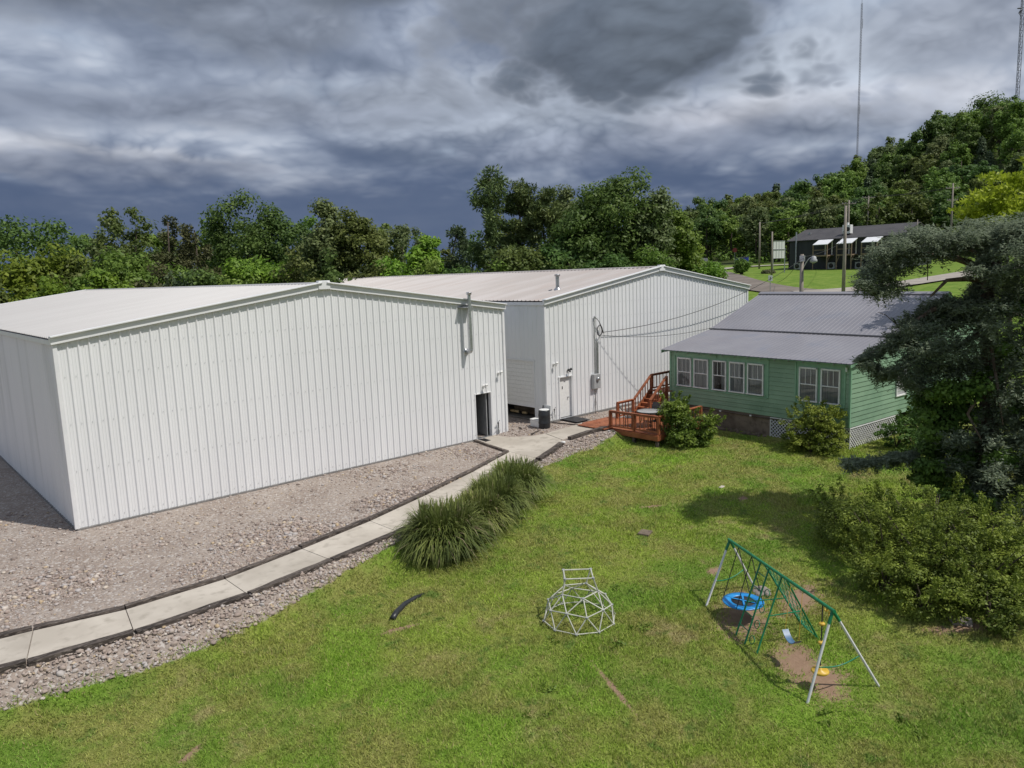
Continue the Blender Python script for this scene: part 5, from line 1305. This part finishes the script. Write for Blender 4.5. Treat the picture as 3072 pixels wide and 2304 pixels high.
# thick brush hiding the forest floor
V = []; F = []; P = []
a = RNG.uniform(50, 81, 1700); r = np.sqrt(RNG.uniform(140**2, 285**2, 1700)); x = CAM[0]+r*np.sin(np.radians(a)); y = CAM[1]+r*np.cos(np.radians(a))
keep = ~((a < 59) & (r < 158)); x, y = x[keep], y[keep]
rr = RNG.uniform(.9, 1.9, len(x)); V, F = fol(np.c_[x, y, terrain(x, y)+.6, rr, rr, rr*.9], .7, .45, 22)
tag(obj('forest_brush', mesh_np('forest_brush', V, F), K['mid']), 'low green brush under the hillside trees', 'brush', kind='stuff')
m_dead = M('bare_grey_branches', (.20, .18, .16), (.28, .26, .24), 4, .9)
for lab, xd, yd, r in (('bare grey tree on the hillside right of the mast', 1905, 425, 190), ('bare grey tree above the two-arm pole', 1955, 440, 186), ('bare grey tree low on the left of the hill', 1668, 448, 205)):
    T = ud(xd, yd, r); s = thing('bare_tree', lab, 'tree', (T[0], T[1], tz(T[0], T[1])), 'bare trees on the hillside'); z0_ = T[2]-9; parts = [sweep([(T[0], T[1], z0_-6), (T[0]+.2, T[1], z0_+3), (T[0], T[1]+.2, T[2])], [.3, .2, .05], 6)]
    for k in range(40):
        h = RNG.uniform(.15, .9); aa = RNG.uniform(0, 6.3); L = RNG.uniform(1.2, 3.6)*(1.1-h*.6); q = np.linspace(0, 1, 4)
        parts.append(sweep(np.c_[T[0]+L*math.cos(aa)*q, T[1]+L*math.sin(aa)*q, z0_+9*h+L*(.7*q+.3*q*q)], .09*(1-.8*q), 4))
    V, F = join(parts); obj('trunk', mesh_np('trunk', V, F), m_dead, s)

# ------------------------------------------------------------------ the old cedar at the right
def z6(x, y): return (2300+x/2.0738, 600+y/2.0738)
CR = 25.5
CED = [(620,440,50,60),(598,520,34,36),(680,330,70,60),(700,450,70,70),(680,560,46,36),(790,270,80,60),(800,400,80,80),(765,540,56,56),(900,240,80,60),(900,350,80,60),(1000,230,80,60),(1040,320,90,56),(1150,230,90,70),(1180,300,80,46),(1280,200,90,70),(1290,280,80,46),(1400,180,90,70),(1500,170,90,70),(1590,170,90,80),(1680,200,100,90),(1430,270,70,56),(1520,300,90,70),(1610,300,90,80),(1550,430,90,80),(1470,520,70,60),(1570,560,90,90),(1440,640,80,80),(1550,700,100,100),(1300,600,60,50),(1250,650,80,60),(1110,640,60,40),
 (1080,640,60,40),(1000,690,66,52),(920,745,66,56),(860,805,56,54),(790,865,54,42),(720,912,54,32),(655,945,40,24),(600,985,40,16),(1000,800,90,70),(1100,740,90,70),(1200,740,90,80),(1320,760,90,90),(1440,820,100,100),(1560,860,100,100),(900,905,76,62),(880,1000,76,56),(780,1065,62,42),(705,1085,56,34),(640,1030,46,26),(1000,940,90,80),(1110,900,90,80),(1220,900,90,90),(900,1130,76,52),(1000,1070,90,80),(1100,1050,90,80),(1200,1040,90,80),(1320,980,100,90),(1440,1000,100,90),(1560,1040,100,100),
 (1400,1180,100,90),(1520,1220,100,90),(1620,1160,100,100),(1180,1500,90,60),(1300,1480,100,70),(1420,1480,100,80),(1540,1500,100,90),(1330,1360,90,70),(1450,1350,100,80),(1570,1370,100,80),(500,1632,100,16),(610,1624,90,22),(720,1614,70,26),(800,1600,60,30),(900,1590,70,40),(1620,1480,90,90),(1390,350,70,46),(1440,455,60,50),(1300,540,60,36),(1340,690,70,60),(1290,420,50,24),(1150,1640,100,60),(1260,1700,100,60),(1400,1680,100,60),(1530,1650,100,70),(1640,1700,100,70),(1300,1790,100,70),(1430,1800,100,70),(1560,1800,100,70),(1670,1820,100,80),(1480,1890,100,60),(1620,1900,100,60)]
VIN = [(960,1220,80,60),(1060,1200,80,70),(1160,1180,90,70),(1270,1180,90,70),(1000,1330,80,70),(1100,1320,90,70),(1210,1320,90,70),(1030,1440,80,60),(1130,1420,80,60),(1000,1540,80,60),(1100,1560,90,60),(1200,1600,100,60),(1320,1600,100,60),(1450,1600,100,60),(1560,640,60,60),(1500,930,70,60),(1360,1100,80,60),(1580,1280,70,70),(990,1650,90,50),(1080,1730,90,60),(950,1730,70,40),(1180,1790,90,60),(1340,1880,100,50),(1120,1850,90,50)]
CED += [(1760+90*(i % 2)+30*math.sin(i), 230+92*i, 105, 85) for i in range(17)]+[(1930, 420+190*i, 95, 85) for i in range(7)]
cb = U(2110*DV, 1140*DV, -.42)
ced = thing('cedar_tree', 'large shaggy blue-green cedar overhanging the right side of the house', 'tree', (cb[0], cb[1], tz(cb[0], cb[1])))
def clpts(lst, n_sub, dr):
    out_ = []
    for (px, py, ax, ay) in lst:
        d0 = RNG.normal(0, dr)
        for _ in range(n_sub):
            a = RNG.uniform(0, 6.3); q = math.sqrt(RNG.uniform(0, 1))
            r = CR-.5+d0*.6+RNG.normal(0, dr*.55); p = UR(*z6(px+12+ax*.72*q*math.cos(a), py+ay*.72*q*math.sin(a)), r)
            s = min(ax, ay)/2.0738*r/2232.*RNG.uniform(.5, .8)+.06
            out_.append([*p, s*1.15, s*1.15, s*.8])
    return out_
CL = clpts(CED, 8, 1.0)
V, F = fol(CL, .12, .045, 62, 0, 1.0, .3)
CA = np.array(CL); SP = []; SD = []
for j in range(7):
    d = unit(RNG.normal(size=(len(CA), 3))*np.array([1, 1, .55])+np.array([0, 0, -.08])); L = RNG.uniform(.7, 1.5, (len(CA), 1))*CA[:, 3:4]+.08
    for q in (.45, .62, .8, 1.0):
        P_ = CA[:, :3]+d*L*q+np.array([0, 0, -.10])*q*q; P_ = np.repeat(P_, 4, 0)+RNG.normal(0, .035, (4*len(CA), 3)); SP.append(P_); SD.append(np.repeat(d, 4, 0))
SP = np.vstack(SP); SD = unit(np.vstack(SD)+RNG.normal(0, .45, SP.shape)); SN = unit(np.array([0, 0, 1.])+RNG.normal(0, .42, SP.shape))
V2, F2 = leaf_quads(SP, SN, .15, .036, SD); F = np.vstack([F, F2+len(V)]); V = np.vstack([V, V2])
obj('crown', mesh_np('crown', V, F), leafmat('cedar_sprays', (.085, .120, .070), (.290, .350, .240), .38, .0, rough=.7), ced)
V, F = fol(clpts(VIN, 14, .8), .13, .09, 60)
obj('vine_leaves', mesh_np('vine_leaves', V, F), leafmat('vine_leafage', (.06, .13, .025), (.17, .28, .055), .3, .0), ced)
parts = []
def limb(pxs, r0, r1, dr=(0, 0)):
    P_ = np.array([UR(*z6(x, y), CR+dr[0]+(dr[1]-dr[0])*i/(len(pxs)-1)) for i, (x, y) in enumerate(pxs)])
    parts.append(sweep(P_, np.linspace(r0, r1, len(P_)), 8))
top_ = UR(*z6(1330, 330), CR); parts.append(sweep([(cb[0], cb[1], tz(*cb[:2])-.2), tuple(UR(*z6(1400, 1200), CR)), tuple(UR(*z6(1380, 800), CR)), tuple(UR(*z6(1370, 500), CR)), tuple(top_)], [.34, .28, .22, .16, .10], 10))
limb([(1370, 500), (1330, 430), (1260, 390), (1150, 355), (1000, 340), (850, 350), (700, 400)], .13, .03, (0, -.6)); limb([(1375, 410), (1410, 395), (1440, 398)], .10, .08, (-.4, -1.2)); limb([(1360, 420), (1345, 370), (1310, 330), (1270, 310)], .09, .04, (-.3, -.8))
limb([(1380, 500), (1250, 490), (1120, 500), (1020, 600)], .10, .03, (0, -.9)); limb([(1380, 620), (1200, 640), (1040, 680), (900, 770), (760, 880), (600, 985)], .11, .02, (0, -.7)); limb([(1390, 800), (1200, 900), (1000, 980), (820, 1060), (660, 1050)], .10, .02, (0, -1)); limb([(1385, 560), (1500, 430), (1620, 360)], .1, .04, (0, .5)); limb([(1400, 1100), (1250, 1330), (1340, 1500)], .06, .02, (-1, -1.6)); limb([(1395, 900), (1450, 1240), (1470, 1400)], .05, .015, (-1, -1.5))
limb([(1000, 380), (1003, 440), (1000, 500)], .02, .012, (-.4, -.4)); limb([(840, 800), (800, 768), (740, 715), (690, 697)], .018, .006, (-.4, -.5)); limb([(850, 800), (790, 786), (720, 783)], .012, .004, (-.4, -.5))
V, F = join(parts); obj('trunk', mesh_np('trunk', V, F, True), m_cedbark, ced)
# bird on the bare twig
bp = UR(*z6(797, 757), CR-.45); FR.append(Matrix.Translation(Vector(bp)) @ Matrix.Rotation(R_(150), 4, 'Z') @ Matrix.Rotation(R_(-50), 4, 'Y'))
bird = thing('small_bird', 'small black bird perched on a bare cedar twig', 'bird', (0, 0, -.05))
V, F = sweep([(-.13, 0, -.005), (-.075, 0, 0), (-.03, 0, 0), (.02, 0, .0), (.055, 0, .005), (.075, 0, .012), (.10, 0, .018), (.115, 0, .018), (.135, 0, .012)], [.012, .018, .034, .04, .034, .026, .024, .014, .003], 8)
obj('body', mesh_np('body', V, F, True), m_black, bird); FR.pop()

# bright tree tip behind the cedar
bt = ud(2190, 470, 40); s = thing('leafy_tree', 'bright lime-green leafy tree top behind the cedar at the right edge', 'tree', (bt[0], bt[1], tz(bt[0], bt[1])))
trunk_mesh('trunk', bt[0], bt[1], tz(bt[0], bt[1]), bt[2], .16, 4, 1.2, m_bark, s)
cl = []
for (px, py, q) in ((2100, 450, 22), (2125, 430, 24), (2085, 470, 12), (2150, 405, 24), (2180, 415, 28), (2205, 385, 26), (2160, 450, 30), (2200, 440, 30), (2130, 470, 22), (2235, 420, 40), (2240, 470, 40), (2075, 500, 10), (2110, 492, 14), (2170, 490, 26), (2270, 380, 40), (2290, 440, 45), (2310, 410, 40), (2250, 350, 34)):
    for _ in range(7):
        p = ud(px+RNG.normal(0, q*.5), py+RNG.normal(0, q*.45), 40+RNG.normal(0, .8)); k = q*40/1607*.42+.1; cl.append([*p, k*1.3, k*1.3, k*.6])
V, F = fol(cl, .26, .10, 46, .25, .7); obj('crown', mesh_np('crown', V, F), leafmat('lime_fronds', (.19, .31, .018), (.38, .50, .045), .4, 0), s)

# ------------------------------------------------------------------ shrubs
def shrub(name, label, lobes, mat, leaf, ncl, cr, per, group=None, shoots=0):
    x, y = np.mean([l[0] for l in lobes]), np.mean([l[1] for l in lobes]); z0_ = tz(x, y)
    s = thing(name, label, 'shrub', (x, y, z0_), group); cl = []
    for (lx, ly, lz, rx, ry, rz) in lobes:
        cl.append(crown_clusters((lx, ly, lz), rx, ry, rz, ncl, cr, .7, -.8))
    cl = np.vstack(cl); cl[:, 2] = np.maximum(cl[:, 2], terrain(cl[:, 0], cl[:, 1])+.15)
    V, F = fol(cl, leaf, leaf*.5, per, 0, .95)
    if shoots:
        P = []
        for _ in range(shoots):
            l = lobes[RNG.integers(len(lobes))]; d = unit(RNG.normal(size=3)+np.array([0, 0, .6])); d[2] = abs(d[2])
            c = np.array(l[:3])+d*np.array(l[3:])*.9; q = RNG.uniform(.25, .6)
            dd = unit(d+np.array([0, 0, .5])); P += [[*(c+dd*q*k), .09, .09, .07] for k in (.25, .5, .75, 1.0)]
        V2, F2 = fol(P, leaf, leaf*.45, 16, .3, .5); F = np.vstack([F, F2+len(V)]); V = np.vstack([V, V2])
    obj('foliage', mesh_np('foliage', V, F), mat, s)
    parts = []
    for l in lobes:
        for _ in range(5):
            a = RNG.uniform(0, 6.3); parts.append(sweep([(l[0], l[1], tz(l[0], l[1])-.1), (l[0]+.3*l[3]*math.cos(a), l[1]+.3*l[4]*math.sin(a), l[2]), (l[0]+.75*l[3]*math.cos(a), l[1]+.75*l[4]*math.sin(a), l[2]+.6*l[5])], [.03, .022, .008], 5))
    V, F = join(parts); obj('stems', mesh_np('stems', V, F), m_bark, s)
SG = 'shrubs round the house and lawn'
shrub('leafy_shrub', 'rounded bright green shrub against the deck railing', [(22.55, -6.85, .5, .85, .8, .9), (22.45, -6.65, 1.2, .6, .6, .62), (23.1, -7.6, .4, .8, .75, .75), (22.5, -7.25, .1, .85, .85, .5)], leafmat('glossy_shrub', (.055, .13, .02), (.19, .31, .05), .25, 0, rough=.4), .12, 62, .30, 66, SG, 26)
shrub('leafy_shrub', 'wide yellow-green shrub in front of the white lattice', [(24.85, -11.5, .5, .98, .95, .95), (25.0, -12.5, .45, .95, .9, .9), (24.6, -12.0, .0, 1.0, 1.25, .55), (25.0, -12.0, 1.05, .65, .9, .65)], leafmat('privet_leaves', (.075, .14, .018), (.25, .34, .05), .25, 0), .10, 50, .24, 68, SG, 40)
shrub('leafy_shrub', 'dark shrub at the gable end behind the cedar branches', [(27.5, -14.3, .4, .8, .8, .75), (28.6, -15.0, .5, .9, .9, .8), (27.0, -15.2, .2, .8, .8, .6)], leafmat('dark_shrub', (0.045, 0.105, 0.021), (0.128, 0.225, 0.042), .25, 0), .13, 30, .28, 50, SG, 12)
big = [(15.9, -17.2, .15, .95, .95, .75), (15.2, -17.9, .35, 1.1, 1.1, .95), (14.6, -18.9, .45, 1.2, 1.2, 1.1), (14.2, -20.1, .55, 1.25, 1.25, 1.2), (14.2, -21.3, .55, 1.25, 1.25, 1.1), (13.4, -19.4, .0, .95, .95, .7), (13.0, -20.4, .0, 1.0, 1.0, .75), (13.4, -21.6, .05, 1.05, 1.05, .8), (15.6, -19.6, .6, 1.3, 1.3, 1.2), (15.6, -21.6, .5, 1.4, 1.4, 1.1), (14.6, -22.6, .3, 1.2, 1.2, .9)]
shrub('spreading_shrub', 'broad olive-green shrub mass in the right foreground', big, leafmat('spirea_leaves', (.052, .095, .014), (.230, .330, .050), .25, 0), .085, 50, .30, 100, SG, 160)

# ------------------------------------------------------------------ tall ornamental grass beside the walk
def tall_grass(label, x, y, R0, H, n):
    z0_ = tz(x, y); s = thing('ornamental_grass', label, 'grass clump', (x, y, z0_), 'tall grass clumps beside the walk')
    a = RNG.uniform(0, 2*np.pi, n); b0 = R0*.55*np.sqrt(RNG.uniform(0, 1, n)); lean = RNG.uniform(.03, 1, n)**.85
    h = H*RNG.uniform(.55, 1.08, n)*(.80+.42*lean-.34*lean*lean); out_ = lean*R0*RNG.uniform(.75, 1.15, n); a2 = a+RNG.normal(0, 1.1, n)
    tt = np.array([0, .35, .65, .85, 1.0]); wd = np.array([1, .95, .8, .55, .06])*.019
    dirx, diry = np.cos(a2), np.sin(a2); bx = x+b0*np.cos(a); by = y+b0*np.sin(a)
    rows = []
    for k, q in enumerate(tt):
        o_ = out_*(q**1.7)*1.05; z = z0_+h*(q*1.22-.22*q*q-.82*lean**1.6*q**3.0)
        if k == 4: z = np.maximum(z-.05*lean*h, z0_+.05)
        c = np.c_[bx+dirx*o_, by+diry*o_, z]; sd = np.c_[-diry, dirx, 0*a]*wd[k]
        rows += [c-sd, c+sd]
    V = np.stack(rows, 1).reshape(-1, 3); base = np.arange(n)*10
    F = np.concatenate([np.stack([base+2*k, base+2*k+1, base+2*k+3, base+2*k+2], 1) for k in range(4)])
    # pale dry stalks near the ground
    obj('blades', mesh_np('blades', V, F), leafmat('miscanthus_blades', (.05, .085, .018), (.245, .305, .085), .2, .06, (.30, .26, .15)), s)
tall_grass('large tall grass clump at the near left end of the row', 7.75, -9.05, 1.25, 1.95, 3600)
tall_grass('tall grass clump second from the near end', 9.45, -8.55, 1.0, 1.7, 2600)
tall_grass('tall grass clump third from the near end', 10.75, -7.85, 1.10, 1.80, 2900)
tall_grass('tall grass clump at the far end near the concrete pad', 12.4, -7.1, 1.15, 1.75, 3000)

# ------------------------------------------------------------------ lawn blades and loose stone (uncountable)
def inside_any(x, y):
    bad = np.zeros(len(x), bool)
    for (cx, cy_, rx, ry, a) in DIRT:
        ca, sa_ = math.cos(a), math.sin(a); u_ = (x-cx)*ca+(y-cy_)*sa_; v_ = -(x-cx)*sa_+(y-cy_)*ca
        bad |= ((u_/rx)**2+(v_/ry)**2 < RNG.uniform(.12, 1.5, len(x)))
    return bad
n = 2600000
x = RNG.uniform(-6, 30, n); y = RNG.uniform(-27, -3.5, n); r = np.hypot(x-CAM[0], y-CAM[1])
fx = (x-CAM[0])*_f[0]+(y-CAM[1])*_f[1]; lx = (x-CAM[0])*_r[0]+(y-CAM[1])*_r[1]
ok = (np.abs(lx) < fx*.75+3) & (r > 10.5) & (RNG.uniform(0, 1, n) < np.minimum(1, (12.5/r)**1.6)*.62) & (gravel_w(x, y)+RNG.uniform(-.35, .35, n) < .62)
x, y, r = x[ok], y[ok], r[ok]; ok = ~inside_any(x, y)
hx = x-HA[0]; ok &= ~((x > 25.6) & (y > -12.8)); x, y, r = x[ok], y[ok], r[ok]
# uneven tufts: coarse value noise for height
def vnoise(x, y, s, seed):
    g = np.random.default_rng(seed).uniform(0, 1, (64, 64)); u_ = (x/s) % 63; v_ = (y/s) % 63; i, j = u_.astype(int), v_.astype(int); fu, fv = u_-i, v_-j
    fu = fu*fu*(3-2*fu); fv = fv*fv*(3-2*fv)
    return (g[i, j]*(1-fu)+g[i+1, j]*fu)*(1-fv)+(g[i, j+1]*(1-fu)+g[i+1, j+1]*fu)*fv
hgt = .034+.06*vnoise(x, y, .55, 3)*vnoise(x, y, 2.3, 4)+.035*vnoise(x, y, .16, 5)
hgt *= RNG.uniform(.6, 1.25, len(x)); k = len(x); az_ = RNG.uniform(0, 6.3, k); wv = .0085*np.maximum(1, r/14)*RNG.uniform(.7, 1.3, k)
z = terrain(x, y)-.004+.035*np.exp(-((edge_d(x, y)-1.25)/.4)**2); ln = RNG.normal(0, .042, (k, 2))
V = np.stack([np.c_[x-np.cos(az_)*wv, y-np.sin(az_)*wv, z], np.c_[x+np.cos(az_)*wv, y+np.sin(az_)*wv, z], np.c_[x+ln[:, 0], y+ln[:, 1], z+hgt]], 1).reshape(-1, 3)
mgr = bpy.data.materials.new('grass_blades'); mgr.use_nodes = True; t = NT(mgr.node_tree); b = mgr.node_tree.nodes['Principled BSDF']
b.inputs['Roughness'].default_value = .6; b.inputs['Specular IOR Level'].default_value = .2
isl = t.n('ShaderNodeNewGeometry').outputs['Random Per Island']; lc = lawn_colour(t, t.pos())
lc = t.mix(t.ss(isl, .86, .95), lc, (.24, .21, .09)); h = t.n('ShaderNodeHueSaturation'); t.put(h.inputs['Value'], t.m('ADD', t.m('MULTIPLY', isl, 1.1), .62)); t.put(h.inputs['Color'], lc); t.put(b.inputs['Base Color'], h.outputs[0])
tl = t.n('ShaderNodeBsdfTranslucent'); t.put(tl.inputs[0], h.outputs[0]); mx = t.n('ShaderNodeMixShader'); mx.inputs[0].default_value = .25
o_ = mgr.node_tree.nodes['Material Output']; mgr.node_tree.links.new(b.outputs[0], mx.inputs[1]); mgr.node_tree.links.new(tl.outputs[0], mx.inputs[2]); mgr.node_tree.links.new(mx.outputs[0], o_.inputs[0])
tag(obj('lawn_grass', mesh_np('lawn_grass', V, np.arange(3*k).reshape(-1, 3)), mgr), 'mown patchy green lawn grass in the foreground', 'grass', kind='stuff')
print('blades', k)
# broad-leaved weeds
wp = [(1650, 1925), (1645, 2065), (1840, 1930), (1930, 1890), (1850, 1770), (2740, 2190), (1600, 2140), (2450, 2150)]
cl = []
for (px, py) in wp:
    p = U(px, py, -.6); z = tz(p[0], p[1])
    for _ in range(int(RNG.integers(2, 6))): cl.append([p[0]+RNG.normal(0, .11), p[1]+RNG.normal(0, .11), z+.03, .11, .11, .05])
V, F = fol(cl, .13, .04, 14, .3, .8); tag(obj('lawn_weeds', mesh_np('lawn_weeds', V, F), leafmat('weed_leaves', (.085, .17, .026), (.17, .28, .04), .2, 0)), 'dark broad-leaved weed rosettes scattered in the lawn', 'weeds', kind='stuff')
# crushed stone
ico = np.array([(0, -.53, .85), (0, .53, .85), (.85, 0, .53), (-.85, 0, .53), (.53, -.85, 0), (-.53, -.85, 0), (.53, .85, 0), (-.53, .85, 0), (.85, 0, -.53), (-.85, 0, -.53), (0, -.53, -.85), (0, .53, -.85)])
icf = np.array([(0, 2, 1), (0, 1, 3), (0, 4, 2), (0, 5, 4), (0, 3, 5), (1, 2, 6), (1, 6, 7), (1, 7, 3), (2, 4, 8), (2, 8, 6), (3, 7, 9), (3, 9, 5), (4, 5, 10), (4, 10, 8), (5, 9, 10), (6, 8, 11), (6, 11, 7), (7, 11, 9)])
n = 205000
x = RNG.uniform(-9, 24, n); y = RNG.uniform(-11.5, 4, n); d = edge_d(x, y); gw = gravel_w(x, y)
onpath = (d > -1.55) & (d < .12) & (x < 15.6); pad_ = (x > 15.5) & (x < 21.6) & (y < -.0) & (d > -3.75) & (d < .1) & ~((x > 18.2) & (d < -1.9)) & ~((x > 17.4) & (x <= 18.9) & (d < -2.6))
inA = (x > -.06) & (x < 18.4) & (y > -.06); inB = (x > 20.35) & (y > B_Y-.06); dkx = ((x > 21.3) & (y < -1.8)) | ((x > 21.25) & (x < 22.5) & (y < -.5)) | ((x > 20.8) & (y < -2.1) & (y > -4))
patch = vnoise(x, y, 1.6, 11); strip = d > .0
prob = np.where(strip, .95, np.clip((patch-.30)*1.9*np.exp(-np.maximum(0, -d-3.2)/1.6), .10, .95)); prob = np.where((x > 15) & ~strip, .25, prob)
ok = (gw > .45) & ~onpath & ~pad_ & ~inA & ~inB & ~dkx & (RNG.uniform(0, 1, n) < prob*.85)
x, y, d, patch = x[ok], y[ok], d[ok], patch[ok]; k = len(x)
sz = np.where(d > 0, RNG.gamma(3.0, .0100, k), RNG.gamma(3, .0088, k)*(.7+.7*patch)); sz = np.clip(sz, .012, .095)
V = ico[None]*RNG.uniform(.5, 1.4, (k, 12, 1)); ang_ = RNG.uniform(0, 6.3, k); ca, sa_ = np.cos(ang_), np.sin(ang_)
V = V*np.stack([np.ones(k), RNG.uniform(.6, 1, k), RNG.uniform(.4, .75, k)], 1)[:, None]*sz[:, None, None]
V = np.stack([V[..., 0]*ca[:, None]-V[..., 1]*sa_[:, None], V[..., 0]*sa_[:, None]+V[..., 1]*ca[:, None], V[..., 2]], -1)+np.c_[x, y, terrain(x, y)+sz*.25][:, None]
F = (icf[None]+12*np.arange(k)[:, None, None]).reshape(-1, 3)
mst = bpy.data.materials.new('crushed_stone'); mst.use_nodes = True; t = NT(mst.node_tree); b = mst.node_tree.nodes['Principled BSDF']; b.inputs['Roughness'].default_value = .9
isl = t.n('ShaderNodeNewGeometry').outputs['Random Per Island']; rp = t.n('ShaderNodeValToRGB'); t.put(rp.inputs[0], isl)
e = rp.color_ramp.elements; e[0].color = (.22, .175, .15, 1); e[1].position = 1; e[1].color = (.60, .55, .505, 1)
for p_, c in ((.3, (.34, .27, .23)), (.6, (.425, .352, .305)), (.84, (.43, .40, .385)), (.93, (.45, .34, .21))): q = e.new(p_); q.color = (*c, 1)
t.put(b.inputs['Base Color'], rp.outputs[0])
tag(obj('crushed_stone', mesh_np('crushed_stone', V.reshape(-1, 3), F), mst), 'loose crushed limestone spread around the walk and warehouses', 'gravel', kind='stuff')
print('stones', k)
